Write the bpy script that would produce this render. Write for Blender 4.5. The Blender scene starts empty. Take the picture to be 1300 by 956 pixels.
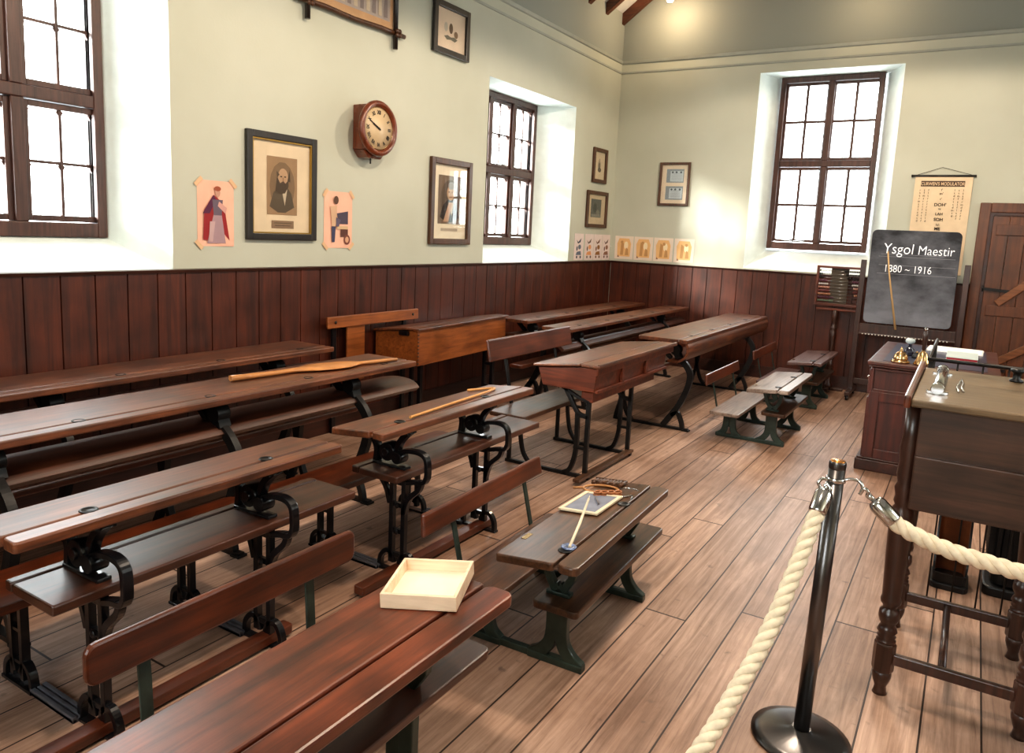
import bpy, bmesh, math, random
from mathutils import Vector, Matrix
random.seed(7)
PI = math.pi
S = bpy.context.scene
COL = S.collection

# ------------------------------------------------------------------ camera
CP = Vector((4.2361, 0.0, 1.65))
f_px, yaw, pitch, roll = 948.9854, .5482, .1463, .0471
cy, sy, cp, sp = math.cos(yaw), math.sin(yaw), math.cos(pitch), math.sin(pitch)
fw = Vector((-sy*cp, cy*cp, -sp)); r0 = Vector((cy, sy, 0)); u0 = r0.cross(fw)
cr, sr = math.cos(roll), math.sin(roll)
RR = r0*cr + u0*sr; UU = u0*cr - r0*sr
cam = bpy.data.cameras.new('camera'); camo = bpy.data.objects.new('camera', cam); COL.objects.link(camo)
camo.matrix_world = Matrix(((RR.x, UU.x, -fw.x, CP.x), (RR.y, UU.y, -fw.y, CP.y), (RR.z, UU.z, -fw.z, CP.z), (0, 0, 0, 1)))
cam.sensor_fit = 'HORIZONTAL'; cam.sensor_width = 36; cam.lens = 36*f_px/1300
cam.shift_y = -(478-433)/1300.0
cam.clip_start = .02; cam.clip_end = 200
S.camera = camo

# ------------------------------------------------------------------ materials
def lin(c):
    return tuple((x/255/12.92 if x/255 <= .04045 else ((x/255+.055)/1.055)**2.4) for x in c)
def newmat(name):
    m = bpy.data.materials.new(name); m.use_nodes = True
    nt = m.node_tree; b = nt.nodes['Principled BSDF']
    return m, nt, b
_c = {}
def plain(name, rgb, rough=.6, metal=0., noise=0.0, nscale=8, coat=0., bump=0., spec=.5):
    """a colour with a little cloudy variation"""
    if name in _c: return _c[name]
    m, nt, b = newmat(name); c = lin(rgb)
    b.inputs['Roughness'].default_value = rough; b.inputs['Metallic'].default_value = metal
    b.inputs['Coat Weight'].default_value = coat; b.inputs['Specular IOR Level'].default_value = spec
    tc = nt.nodes.new('ShaderNodeTexCoord'); nz = nt.nodes.new('ShaderNodeTexNoise')
    nz.inputs['Scale'].default_value = nscale; nz.inputs['Detail'].default_value = 5
    nt.links.new(tc.outputs['Object'], nz.inputs['Vector'])
    rp = nt.nodes.new('ShaderNodeValToRGB'); k = noise if noise else .06
    rp.color_ramp.elements[0].position = .3; rp.color_ramp.elements[1].position = .7
    rp.color_ramp.elements[0].color = tuple(x*(1-k) for x in c)+(1,)
    rp.color_ramp.elements[1].color = tuple(min(1, x*(1+k)) for x in c)+(1,)
    nt.links.new(nz.outputs['Fac'], rp.inputs['Fac']); nt.links.new(rp.outputs['Color'], b.inputs['Base Color'])
    if bump:
        bp = nt.nodes.new('ShaderNodeBump'); bp.inputs['Strength'].default_value = bump; bp.inputs['Distance'].default_value = .004
        nt.links.new(nz.outputs['Fac'], bp.inputs['Height']); nt.links.new(bp.outputs['Normal'], b.inputs['Normal'])
    _c[name] = m; return m
def wood(name, dark, light, axis='y', rough=.35, grain=1.0, coat=.3, stain=.5, cr=.3):
    """grain stretched along one axis of the object, wear and dark stains"""
    if name in _c: return _c[name]
    m, nt, b = newmat(name); L = nt.links
    tc = nt.nodes.new('ShaderNodeTexCoord'); mp = nt.nodes.new('ShaderNodeMapping')
    s = [22*grain]*3; s['xyz'.index(axis)] = 1.3*grain
    mp.inputs['Scale'].default_value = s
    L.new(tc.outputs['Object'], mp.inputs['Vector'])
    n1 = nt.nodes.new('ShaderNodeTexNoise'); n1.inputs['Scale'].default_value = 1.6; n1.inputs['Detail'].default_value = 8; n1.inputs['Roughness'].default_value = .65; n1.inputs['Distortion'].default_value = .6
    L.new(mp.outputs['Vector'], n1.inputs['Vector'])
    rp = nt.nodes.new('ShaderNodeValToRGB'); rp.color_ramp.elements[0].position = .32; rp.color_ramp.elements[1].position = .68
    rp.color_ramp.elements[0].color = lin(dark)+(1,); rp.color_ramp.elements[1].color = lin(light)+(1,)
    L.new(n1.outputs['Fac'], rp.inputs['Fac'])
    n2 = nt.nodes.new('ShaderNodeTexNoise'); n2.inputs['Scale'].default_value = 5; n2.inputs['Detail'].default_value = 6
    L.new(tc.outputs['Object'], n2.inputs['Vector'])
    r2 = nt.nodes.new('ShaderNodeValToRGB'); r2.color_ramp.elements[0].position = .3; r2.color_ramp.elements[1].position = .62
    k = 1-stain
    r2.color_ramp.elements[0].color = (k, k, k, 1); r2.color_ramp.elements[1].color = (1.12, 1.1, 1.08, 1)
    L.new(n2.outputs['Fac'], r2.inputs['Fac'])
    mx = nt.nodes.new('ShaderNodeMix'); mx.data_type = 'RGBA'; mx.blend_type = 'MULTIPLY'; mx.inputs[0].default_value = 1
    L.new(rp.outputs['Color'], mx.inputs[6]); L.new(r2.outputs['Color'], mx.inputs[7])
    L.new(mx.outputs[2], b.inputs['Base Color'])
    mr = nt.nodes.new('ShaderNodeMapRange'); mr.inputs['To Min'].default_value = rough-.08; mr.inputs['To Max'].default_value = rough+.16
    L.new(n2.outputs['Fac'], mr.inputs['Value']); L.new(mr.outputs['Result'], b.inputs['Roughness'])
    b.inputs['Coat Weight'].default_value = min(1, coat*1.3); b.inputs['Coat Roughness'].default_value = cr
    bp = nt.nodes.new('ShaderNodeBump'); bp.inputs['Strength'].default_value = .25; bp.inputs['Distance'].default_value = .002
    L.new(n1.outputs['Fac'], bp.inputs['Height']); L.new(bp.outputs['Normal'], b.inputs['Normal'])
    _c[name] = m; return m

W_TOP  = wood('desk top varnished oak', (60, 29, 15), (132, 76, 42), 'y', .4, 1.0, .55, .5, .38)
W_TOPR = wood('desk top reddish pine', (66, 28, 14), (128, 64, 36), 'y', .33, .8, .25, .55)
W_DARK = wood('dark stained seat wood', (46, 23, 13), (92, 50, 29), 'y', .38, 1.0, .6, .4, .36)
W_OLD  = wood('old worn child desk oak', (50, 32, 21), (108, 72, 48), 'y', .34, 1.3, .25, .5)
W_RED  = wood('mahogany red brown bar', (56, 24, 11), (108, 52, 25), 'y', .3, .8, .35, .4)
W_REDX = wood('mahogany boards across', (64, 27, 14), (118, 56, 30), 'x', .35, .8, .3, .35)
W_REDZ = wood('mahogany upright boards', (50, 19, 13), (90, 38, 25), 'z', .38, .8, .3, .35)
W_WAIN = wood('wainscot stained boards', (54, 23, 12), (96, 44, 23), 'z', .42, .6, .2, .35)
W_TRIM = wood('dark skirting wood', (42, 22, 15), (72, 36, 24), 'y', .4, .6, .2, .3)
W_YEL  = wood('honey pine locker', (108, 56, 22), (160, 94, 44), 'y', .38, .8, .25, .25)
W_YELX = wood('honey pine locker end', (104, 54, 22), (156, 90, 42), 'x', .38, .8, .25, .25)
W_LEC  = wood('lectern dark oak', (48, 32, 24), (86, 60, 46), 'x', .36, 1.0, .25, .3)
W_LECT = wood('lectern leather brown top', (86, 70, 50), (120, 100, 74), 'x', .36, 1.6, .15, .3)
W_LEG  = wood('turned leg dark oak', (40, 22, 16), (76, 46, 34), 'z', .3, 1.0, .4, .3)
W_WIN  = wood('window frame brown', (52, 30, 24), (88, 56, 46), 'z', .4, 1.0, .2, .2)
W_DOOR = wood('door brown boards', (74, 40, 20), (116, 68, 38), 'z', .42, .8, .2, .35)
W_FRM  = wood('picture frame brown', (58, 34, 18), (96, 60, 34), 'z', .4, 1.5, .2, .2)
W_FRMK = wood('picture frame black', (22, 18, 16), (42, 34, 28), 'z', .35, 1.5, .3, .2)
W_CANE = wood('cane and beater pale wood', (150, 98, 54), (206, 152, 96), 'x', .35, 1.2, .2, .2)
W_BOX  = wood('pale deal box', (212, 186, 156), (238, 218, 194), 'x', .5, .8, 0, .08)
W_CLK  = wood('clock case mahogany', (82, 36, 18), (136, 68, 36), 'z', .25, 1.5, .5, .2)
W_RAFT = wood('rafter brown', (70, 38, 22), (106, 60, 36), 'x', .5, .8, .1, .2)
W_PALE = wood('pale sheen child desk top', (112, 96, 86), (166, 150, 140), 'y', .3, 1.3, .3, .25)  # bright reflection put into a paler base colour
W_PURP = wood('purple brown child desk top', (84, 62, 60), (128, 102, 98), 'y', .32, 1.3, .3, .3)  # purplish reflection put into the base colour
IRON   = plain('black enamelled iron', (22, 22, 26), .28, .3, .3, 20, .4, .1)
IRON_D = plain('dull dark iron', (34, 33, 33), .42, .4, .3, 18, .1, .15)
IRON_G = plain('green grey painted iron', (52, 66, 60), .4, .2, .35, 14, .2, .15)
STEEL  = plain('polished steel post', (112, 110, 110), .3, 1., .05, 5)
CHROME = plain('chrome fitting', (205, 205, 205), .14, 1., .05, 5)
BRASS  = plain('polished brass', (202, 168, 124), .22, 1., .1, 12)
ROPE   = plain('cream cotton rope', (226, 214, 190), .85, 0, .12, 40, 0, .5)
PAPER  = plain('white paper', (236, 232, 224), .7)
BLACKM = plain('matt black', (16, 15, 15), .6)
INK    = plain('chart ink', (52, 42, 36), .8)
GREY_I = plain('ink grey', (120, 116, 112), .8)

def wall_mat():
    m, nt, b = newmat('mint plaster'); L = nt.links
    tc = nt.nodes.new('ShaderNodeTexCoord'); n = nt.nodes.new('ShaderNodeTexNoise'); n.inputs['Scale'].default_value = 1.3; n.inputs['Detail'].default_value = 4
    L.new(tc.outputs['Object'], n.inputs['Vector'])
    rp = nt.nodes.new('ShaderNodeValToRGB'); rp.color_ramp.elements[0].position = .3; rp.color_ramp.elements[1].position = .7
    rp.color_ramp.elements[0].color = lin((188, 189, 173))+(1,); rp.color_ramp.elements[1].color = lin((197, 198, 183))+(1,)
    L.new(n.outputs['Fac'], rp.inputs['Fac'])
    sx = nt.nodes.new('ShaderNodeSeparateXYZ'); L.new(tc.outputs['Object'], sx.inputs[0])   # shade on the upper wall put into the colour above the picture rail
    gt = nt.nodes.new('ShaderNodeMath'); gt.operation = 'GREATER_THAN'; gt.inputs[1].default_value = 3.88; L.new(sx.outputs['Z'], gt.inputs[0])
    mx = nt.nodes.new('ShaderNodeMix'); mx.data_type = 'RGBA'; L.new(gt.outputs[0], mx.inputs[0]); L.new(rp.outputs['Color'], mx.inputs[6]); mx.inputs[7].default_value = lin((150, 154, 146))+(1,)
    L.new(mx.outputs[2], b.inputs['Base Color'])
    b.inputs['Roughness'].default_value = .75
    n2 = nt.nodes.new('ShaderNodeTexNoise'); n2.inputs['Scale'].default_value = 60; n2.inputs['Detail'].default_value = 3
    L.new(tc.outputs['Object'], n2.inputs['Vector'])
    bp = nt.nodes.new('ShaderNodeBump'); bp.inputs['Strength'].default_value = .15; bp.inputs['Distance'].default_value = .003
    L.new(n2.outputs['Fac'], bp.inputs['Height']); L.new(bp.outputs['Normal'], b.inputs['Normal'])
    return m
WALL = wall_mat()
REVEAL = plain('white reveal plaster', (228, 236, 232), .7)
CEILW = plain('white roof boarding', (206, 204, 200), .7)

def floor_mat():
    m, nt, b = newmat('worn floor boards'); L = nt.links; N = nt.nodes
    tc = N.new('ShaderNodeTexCoord'); sx = N.new('ShaderNodeSeparateXYZ'); L.new(tc.outputs['Object'], sx.inputs[0])
    def math_(op, a, bb=None, c=None):
        n = N.new('ShaderNodeMath'); n.operation = op
        for i, v in enumerate((a, bb, c)):
            if v is None: continue
            if isinstance(v, (int, float)): n.inputs[i].default_value = v
            else: L.new(v, n.inputs[i])
        return n.outputs[0]
    xs = math_('DIVIDE', math_('SUBTRACT', sx.outputs['X'], 3.153-.1838*40), .1838)
    fl = math_('FLOOR', xs); fr = math_('FRACT', xs)
    gap = math_('GREATER_THAN', math_('ABSOLUTE', math_('SUBTRACT', fr, .5)), .482)
    wn = N.new('ShaderNodeTexWhiteNoise'); wn.noise_dimensions = '1D'; L.new(fl, wn.inputs['W'])
    ys = math_('ADD', math_('DIVIDE', sx.outputs['Y'], 3.1), math_('MULTIPLY', wn.outputs['Value'], 7))
    fy = math_('FRACT', ys); gy = math_('GREATER_THAN', math_('ABSOLUTE', math_('SUBTRACT', fy, .5)), .4985)
    wn2 = N.new('ShaderNodeTexWhiteNoise'); wn2.noise_dimensions = '2D'
    cb = N.new('ShaderNodeCombineXYZ'); L.new(fl, cb.inputs[0]); L.new(math_('FLOOR', ys), cb.inputs[1]); L.new(cb.outputs[0], wn2.inputs['Vector'])
    gg = math_('MAXIMUM', gap, gy)
    mp = N.new('ShaderNodeMapping'); mp.inputs['Scale'].default_value = (26, 1.2, 1)
    off = N.new('ShaderNodeVectorMath'); off.operation = 'ADD'; L.new(tc.outputs['Object'], off.inputs[0])
    c2 = N.new('ShaderNodeCombineXYZ'); L.new(math_('MULTIPLY', wn2.outputs['Value'], 30), c2.inputs[1]); L.new(c2.outputs[0], off.inputs[1])
    L.new(off.outputs[0], mp.inputs['Vector'])
    n1 = N.new('ShaderNodeTexNoise'); n1.inputs['Scale'].default_value = 1.5; n1.inputs['Detail'].default_value = 8; n1.inputs['Roughness'].default_value = .7; n1.inputs['Distortion'].default_value = .8
    L.new(mp.outputs['Vector'], n1.inputs['Vector'])
    rp = N.new('ShaderNodeValToRGB'); rp.color_ramp.elements[0].position = .3; rp.color_ramp.elements[1].position = .7
    rp.color_ramp.elements[0].color = lin((134, 108, 92))+(1,); rp.color_ramp.elements[1].color = lin((196, 168, 150))+(1,)
    L.new(n1.outputs['Fac'], rp.inputs['Fac'])
    n2 = N.new('ShaderNodeTexNoise'); n2.inputs['Scale'].default_value = 1.1; n2.inputs['Detail'].default_value = 7; n2.inputs['Roughness'].default_value = .6
    L.new(tc.outputs['Object'], n2.inputs['Vector'])
    r2 = N.new('ShaderNodeValToRGB'); e = r2.color_ramp.elements
    e[0].position = .36; e[0].color = (.66, .56, .49, 1); e[1].position = .58; e[1].color = (1.05, 1.0, .98, 1)
    L.new(n2.outputs['Fac'], r2.inputs['Fac'])
    mx = N.new('ShaderNodeMix'); mx.data_type = 'RGBA'; mx.blend_type = 'MULTIPLY'; mx.inputs[0].default_value = 1
    L.new(rp.outputs['Color'], mx.inputs[6]); L.new(r2.outputs['Color'], mx.inputs[7])
    # per board tint
    tint = N.new('ShaderNodeMapRange'); tint.inputs['To Min'].default_value = .82; tint.inputs['To Max'].default_value = 1.14; L.new(wn2.outputs['Value'], tint.inputs['Value'])
    vm = N.new('ShaderNodeVectorMath'); vm.operation = 'SCALE'; L.new(mx.outputs[2], vm.inputs[0]); L.new(tint.outputs['Result'], vm.inputs['Scale'])
    # small dark spots
    n3 = N.new('ShaderNodeTexNoise'); n3.inputs['Scale'].default_value = 13; n3.inputs['Detail'].default_value = 4; L.new(tc.outputs['Object'], n3.inputs['Vector'])
    sp_ = N.new('ShaderNodeMapRange'); sp_.inputs['From Min'].default_value = .66; sp_.inputs['From Max'].default_value = .76; sp_.inputs['To Max'].default_value = .55; L.new(n3.outputs['Fac'], sp_.inputs['Value'])
    m1 = N.new('ShaderNodeMix'); m1.data_type = 'RGBA'; L.new(sp_.outputs['Result'], m1.inputs[0]); L.new(vm.outputs[0], m1.inputs[6]); m1.inputs[7].default_value = lin((70, 60, 58))+(1,)
    m2 = N.new('ShaderNodeMix'); m2.data_type = 'RGBA'; L.new(gg, m2.inputs[0]); L.new(m1.outputs[2], m2.inputs[6]); m2.inputs[7].default_value = lin((46, 28, 20))+(1,)
    L.new(m2.outputs[2], b.inputs['Base Color'])
    rr = N.new('ShaderNodeMapRange'); rr.inputs['To Min'].default_value = .34; rr.inputs['To Max'].default_value = .6; L.new(n2.outputs['Fac'], rr.inputs['Value']); L.new(rr.outputs['Result'], b.inputs['Roughness'])
    h = math_('SUBTRACT', math_('MULTIPLY', n1.outputs['Fac'], .25), math_('MULTIPLY', gg, 1.))
    bp = N.new('ShaderNodeBump'); bp.inputs['Strength'].default_value = .5; bp.inputs['Distance'].default_value = .004
    L.new(h, bp.inputs['Height']); L.new(bp.outputs['Normal'], b.inputs['Normal'])
    return m
FLOOR = floor_mat()

def glass_mat():
    m, nt, b = newmat('window glass'); N = nt.nodes; L = nt.links
    N.remove(b); out = N['Material Output']
    t = N.new('ShaderNodeBsdfTransparent'); t.inputs[0].default_value = (.97, .98, .97, 1)
    g = N.new('ShaderNodeBsdfGlossy'); g.inputs['Roughness'].default_value = .02
    lw = N.new('ShaderNodeLayerWeight'); lw.inputs['Blend'].default_value = .5
    pw = N.new('ShaderNodeMath'); pw.operation = 'POWER'; pw.inputs[1].default_value = 5; L.new(lw.outputs['Facing'], pw.inputs[0])
    fr = N.new('ShaderNodeMath'); fr.operation = 'MULTIPLY_ADD'; fr.inputs[1].default_value = .9; fr.inputs[2].default_value = .03; L.new(pw.outputs[0], fr.inputs[0])
    mx = N.new('ShaderNodeMixShader'); L.new(fr.outputs[0], mx.inputs[0]); L.new(t.outputs[0], mx.inputs[1]); L.new(g.outputs[0], mx.inputs[2]); L.new(mx.outputs[0], out.inputs[0])
    return m
GLASS = glass_mat()
def chalkboard_mat():
    m, nt, b = newmat('chalk dusted slate board'); N = nt.nodes; L = nt.links
    tc = N.new('ShaderNodeTexCoord'); n = N.new('ShaderNodeTexNoise'); n.inputs['Scale'].default_value = 3; n.inputs['Detail'].default_value = 7; n.inputs['Roughness'].default_value = .6
    mp = N.new('ShaderNodeMapping'); mp.inputs['Scale'].default_value = (1, 1, 1.6); L.new(tc.outputs['Object'], mp.inputs[0]); L.new(mp.outputs[0], n.inputs['Vector'])
    sx = N.new('ShaderNodeSeparateXYZ'); L.new(tc.outputs['Object'], sx.inputs[0])
    mr = N.new('ShaderNodeMapRange'); mr.inputs['From Min'].default_value = .85; mr.inputs['From Max'].default_value = 1.6; mr.inputs['To Min'].default_value = .28; mr.inputs['To Max'].default_value = 0; L.new(sx.outputs['Z'], mr.inputs['Value'])
    ad = N.new('ShaderNodeMath'); ad.operation = 'ADD'; L.new(n.outputs['Fac'], ad.inputs[0]); L.new(mr.outputs[0], ad.inputs[1])
    rp = N.new('ShaderNodeValToRGB'); rp.color_ramp.elements[0].position = .38; rp.color_ramp.elements[1].position = .9
    rp.color_ramp.elements[0].color = lin((44, 46, 52))+(1,); rp.color_ramp.elements[1].color = lin((128, 132, 142))+(1,)
    L.new(ad.outputs[0], rp.inputs['Fac']); L.new(rp.outputs['Color'], b.inputs['Base Color']); b.inputs['Roughness'].default_value = .8
    return m
BOARD = chalkboard_mat()
def emis(name, col, s):
    m, nt, b = newmat(name); b.inputs['Emission Color'].default_value = col+(1,); b.inputs['Emission Strength'].default_value = s
    b.inputs['Base Color'].default_value = col+(1,); return m

# ------------------------------------------------------------------ mesh builder
class B:
    def __init__(s): s.bm = bmesh.new()
    def quad(s, pts, mi=0, smooth=False):
        f = s.bm.faces.new([s.bm.verts.new(p) for p in pts]); f.material_index = mi; f.smooth = smooth; return f
    def hexa(s, p, mi=0):
        v = [s.bm.verts.new(q) for q in p]
        for idx in ((0,3,2,1),(4,5,6,7),(0,1,5,4),(1,2,6,5),(2,3,7,6),(3,0,4,7)):
            f = s.bm.faces.new([v[i] for i in idx]); f.material_index = mi
        return s
    def box(s, x0, x1, y0, y1, z0, z1, mi=0):
        return s.hexa([(x0,y0,z0),(x1,y0,z0),(x1,y1,z0),(x0,y1,z0),(x0,y0,z1),(x1,y0,z1),(x1,y1,z1),(x0,y1,z1)], mi)
    def prism(s, pts, axis, a0, a1, mi=0, smooth=False):
        def P(u, v, a): return {'x': (a, u, v), 'y': (u, a, v), 'z': (u, v, a)}[axis]
        A = [s.bm.verts.new(P(u, v, a0)) for u, v in pts]; C = [s.bm.verts.new(P(u, v, a1)) for u, v in pts]
        n = len(pts); fs = []
        for f in (s.bm.faces.new(A), s.bm.faces.new(C[::-1])): f.material_index = mi; fs.append(f)
        for i in range(n):
            f = s.bm.faces.new([A[i], C[i], C[(i+1) % n], A[(i+1) % n]]); f.material_index = mi; f.smooth = smooth; fs.append(f)
        return s
    def bar(s, p0, p1, w, h, mi=0, up=(0, 0, 1)):
        """rectangular bar; w across, h along 'up'"""
        p0, p1 = Vector(p0), Vector(p1); d = (p1-p0).normalized(); up = Vector(up)
        if abs(d.dot(up)) > .98: up = Vector((0, 1, 0))
        a = d.cross(up).normalized()*w/2; c = a.cross(d).normalized()*h/2
        return s.hexa([p0-a-c, p0+a-c, p1+a-c, p1-a-c, p0-a+c, p0+a+c, p1+a+c, p1-a+c], mi)
    def ring(s, c, d, r, n, ref=None):
        d = Vector(d).normalized(); ref = ref or (Vector((0, 0, 1)) if abs(d.z) < .9 else Vector((1, 0, 0)))
        a = d.cross(ref).normalized(); b_ = d.cross(a)
        return [s.bm.verts.new(Vector(c)+a*r*math.cos(2*PI*i/n)+b_*r*math.sin(2*PI*i/n)) for i in range(n)]
    def loft(s, rings, mi=0, caps=True, closed=False, smooth=True):
        n = len(rings[0]); m = len(rings)
        for k in range(m if closed else m-1):
            A, C = rings[k], rings[(k+1) % m]
            for i in range(n):
                f = s.bm.faces.new([A[i], A[(i+1) % n], C[(i+1) % n], C[i]]); f.material_index = mi; f.smooth = smooth
        if caps and not closed:
            for f in (s.bm.faces.new(rings[0][::-1]), s.bm.faces.new(rings[-1])): f.material_index = mi
        return s
    def cyl(s, p0, p1, r0_, r1_=None, n=14, mi=0, smooth=True):
        d = Vector(p1)-Vector(p0); r1_ = r0_ if r1_ is None else r1_
        return s.loft([s.ring(p0, d, r0_, n), s.ring(p1, d, r1_, n)], mi, smooth=smooth)
    def tube(s, path, r, n=8, mi=0, closed=False, flat=None):
        P = [Vector(p) for p in path]; m = len(P); rings = []
        rs = r if isinstance(r, (list, tuple)) else [r]*m
        ref = None
        for i in range(m):
            if closed: d = P[(i+1) % m]-P[i-1]
            else: d = P[min(i+1, m-1)]-P[max(i-1, 0)]
            d.normalize()
            if ref is None: ref = Vector((0, 0, 1)) if abs(d.z) < .9 else Vector((1, 0, 0))
            a = ref-d*ref.dot(d); a.normalize(); ref = a; b_ = d.cross(a)
            rings.append([s.bm.verts.new(P[i]+a*rs[i]*math.cos(2*PI*k/n)+b_*rs[i]*math.sin(2*PI*k/n)) for k in range(n)])
        return s.loft(rings, mi, closed=closed)
    def lathe(s, prof, c=(0, 0, 0), n=20, mi=0, d=(0, 0, 1), flatn=False, closed=False):
        d = Vector(d).normalized(); c = Vector(c)
        return s.loft([s.ring(c+d*z, d, max(r, .0004), n) for r, z in prof], mi, smooth=not flatn, closed=closed)
    def strip(s, path, w, axis='y', a0=0, a1=.03, mi=0):
        """flat bar of width w following a path in the x-z plane (or other) extruded along axis"""
        n = len(path); L_, R_ = [], []
        ws = w if isinstance(w, (list, tuple)) else [w]*n
        for i in range(n):
            p = Vector(path[i]); d = (Vector(path[min(i+1, n-1)])-Vector(path[max(i-1, 0)])).normalized()
            nn = Vector((-d.y, d.x))*ws[i]/2; L_.append(p+nn); R_.append(p-nn)
        def P(u, a): return {'x': (a, u[0], u[1]), 'y': (u[0], a, u[1]), 'z': (u[0], u[1], a)}[axis]
        rings = [[s.bm.verts.new(P(L_[i], a0)), s.bm.verts.new(P(R_[i], a0)), s.bm.verts.new(P(R_[i], a1)), s.bm.verts.new(P(L_[i], a1))] for i in range(n)]
        return s.loft(rings, mi, smooth=False)
    def shear_z(s, k, x0=0, zmin=-1e9):
        for v in s.bm.verts:
            if v.co.z > zmin: v.co.z += k*(v.co.x-x0)
        return s
    def build(s, name, mats, parent=None, bevel=0., seg=2, loc=None):
        bmesh.ops.recalc_face_normals(s.bm, faces=s.bm.faces)
        me = bpy.data.meshes.new(name); s.bm.to_mesh(me); s.bm.free()
        for m in (mats if isinstance(mats, (list, tuple)) else [mats]): me.materials.append(m)
        o = bpy.data.objects.new(name, me); COL.objects.link(o)
        if parent: o.parent = parent
        if loc: o.location = loc
        if bevel:
            md = o.modifiers.new('bevel', 'BEVEL'); md.width = bevel; md.segments = seg; md.limit_method = 'ANGLE'; md.angle_limit = .6
        return o
def rrect(x0, x1, y0, y1, r, n=4):
    out = []
    for cx, cy_, a in ((x1-r, y0+r, -PI/2), (x1-r, y1-r, 0), (x0+r, y1-r, PI/2), (x0+r, y0+r, PI)):
        for i in range(n+1):
            t = a+PI/2*i/n; out.append((cx+r*math.cos(t), cy_+r*math.sin(t)))
    return out
def tag(o, label, cat, group=None, kind=None):
    o['label'] = label; o['category'] = cat
    if group: o['group'] = group
    if kind: o['kind'] = kind
    return o
def thing(name, label, cat, loc=(0, 0, 0), rz=0, group=None):
    o = bpy.data.objects.new(name, None); o.empty_display_size = .1; COL.objects.link(o)
    o.location = loc; o.rotation_euler = (0, 0, rz); return tag(o, label, cat, group)
def struct(o, label=None, cat=None):
    o['kind'] = 'structure'
    if label: o['label'] = label; o['category'] = cat
    return o
def curve(pts, n=6):
    """Catmull-Rom through 2D/3D points"""
    P = [Vector(p) for p in pts]; out = []
    for i in range(len(P)-1):
        a, b_, c, d = P[max(i-1, 0)], P[i], P[i+1], P[min(i+2, len(P)-1)]
        for k in range(n):
            t = k/n; out.append(.5*((2*b_)+(c-a)*t+(2*a-5*b_+4*c-d)*t*t+(3*b_-a-3*c+d)*t**3))
    out.append(P[-1]); return [tuple(p) for p in out]
def text_mesh(s, size, mat, loc, rot, parent=None, name='lettering', offset=0., extrude=.0005, shear=0., align='LEFT', sx=1.):
    cu = bpy.data.curves.new('t', 'FONT'); cu.body = s; cu.size = size; cu.offset = offset; cu.extrude = extrude; cu.shear = shear; cu.align_x = align
    cu.resolution_u = 3
    t = bpy.data.objects.new('t', cu); COL.objects.link(t)
    dg = bpy.context.evaluated_depsgraph_get(); me = bpy.data.meshes.new_from_object(t.evaluated_get(dg))
    bpy.data.objects.remove(t); bpy.data.curves.remove(cu)
    me.materials.clear(); me.materials.append(mat)
    o = bpy.data.objects.new(name, me); COL.objects.link(o); o.parent = parent; o.location = loc; o.rotation_euler = rot; o.scale = (sx, 1, 1)
    return o

# ------------------------------------------------------------------ room shell
L = 9.375; RX = 6.9; BY = -2.2; EAVE = 4.48; APX = RX/2; SL = .73; TOP = EAVE+SL*APX
DEP = .4
B().box(-.6, RX+.6, BY-.6, L+.6, -.12, 0).build('floor', FLOOR)
struct(bpy.data.objects['floor'], 'worn bare wooden floorboards of the schoolroom', 'floor')
def wall(name, P, u0, u1, z1, ops, label, extra=None):
    """P(u, depth, z); ops = [(u0,u1,z0,z1, v0,v1,w0,w1)] opening and inner rectangle at DEP"""
    b = B()
    us = sorted({u0, u1, *[o[0] for o in ops], *[o[1] for o in ops]}); zs = sorted({0, z1, *[o[2] for o in ops], *[o[3] for o in ops]})
    for i in range(len(us)-1):
        for k in range(len(zs)-1):
            um, zm = (us[i]+us[i+1])/2, (zs[k]+zs[k+1])/2
            if any(o[0] < um < o[1] and o[2] < zm < o[3] for o in ops): continue
            b.quad([P(us[i], 0, zs[k]), P(us[i+1], 0, zs[k]), P(us[i+1], 0, zs[k+1]), P(us[i], 0, zs[k+1])])
    for o in ops:
        a = [(o[0], o[2]), (o[1], o[2]), (o[1], o[3]), (o[0], o[3])]; c = [(o[4], o[6]), (o[5], o[6]), (o[5], o[7]), (o[4], o[7])]
        for i in range(4):
            j = (i+1) % 4
            b.quad([P(a[i][0], 0, a[i][1]), P(a[j][0], 0, a[j][1]), P(c[j][0], DEP, c[j][1]), P(c[i][0], DEP, c[i][1])], 1)
            b.quad([P(c[i][0], DEP, c[i][1]), P(c[j][0], DEP, c[j][1]), P(c[j][0], DEP+.18, c[j][1]), P(c[i][0], DEP+.18, c[i][1])], 1)
    if extra: extra(b, P)
    # outer skin to stop light leaks
    for i in range(len(us)-1):
        for k in range(len(zs)-1):
            um, zm = (us[i]+us[i+1])/2, (zs[k]+zs[k+1])/2
            if any(o[0] < um < o[1] and o[2] < zm < o[3] for o in ops): continue
            b.quad([P(us[i], DEP+.18, zs[k]), P(us[i+1], DEP+.18, zs[k]), P(us[i+1], DEP+.18, zs[k+1]), P(us[i], DEP+.18, zs[k+1])])
    for o in ops:
        a = [(o[0], o[2]), (o[1], o[2]), (o[1], o[3]), (o[0], o[3])]; c = [(o[4], o[6]), (o[5], o[6]), (o[5], o[7]), (o[4], o[7])]
        for i in range(4):
            j = (i+1) % 4
            b.quad([P(a[i][0], DEP+.18, a[i][1]), P(a[j][0], DEP+.18, a[j][1]), P(c[j][0], DEP+.18, c[j][1]), P(c[i][0], DEP+.18, c[i][1])])
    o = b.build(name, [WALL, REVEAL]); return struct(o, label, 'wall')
PL = lambda u, d, z: (-d, u, z); PF = lambda u, d, z: (u, L+d, z); PR = lambda u, d, z: (RX+d, u, z); PB = lambda u, d, z: (u, BY-d, z)
WA = (1.00, 2.86, 1.31, 3.14, 1.33, 2.67, 1.49, 3.12)
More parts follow.
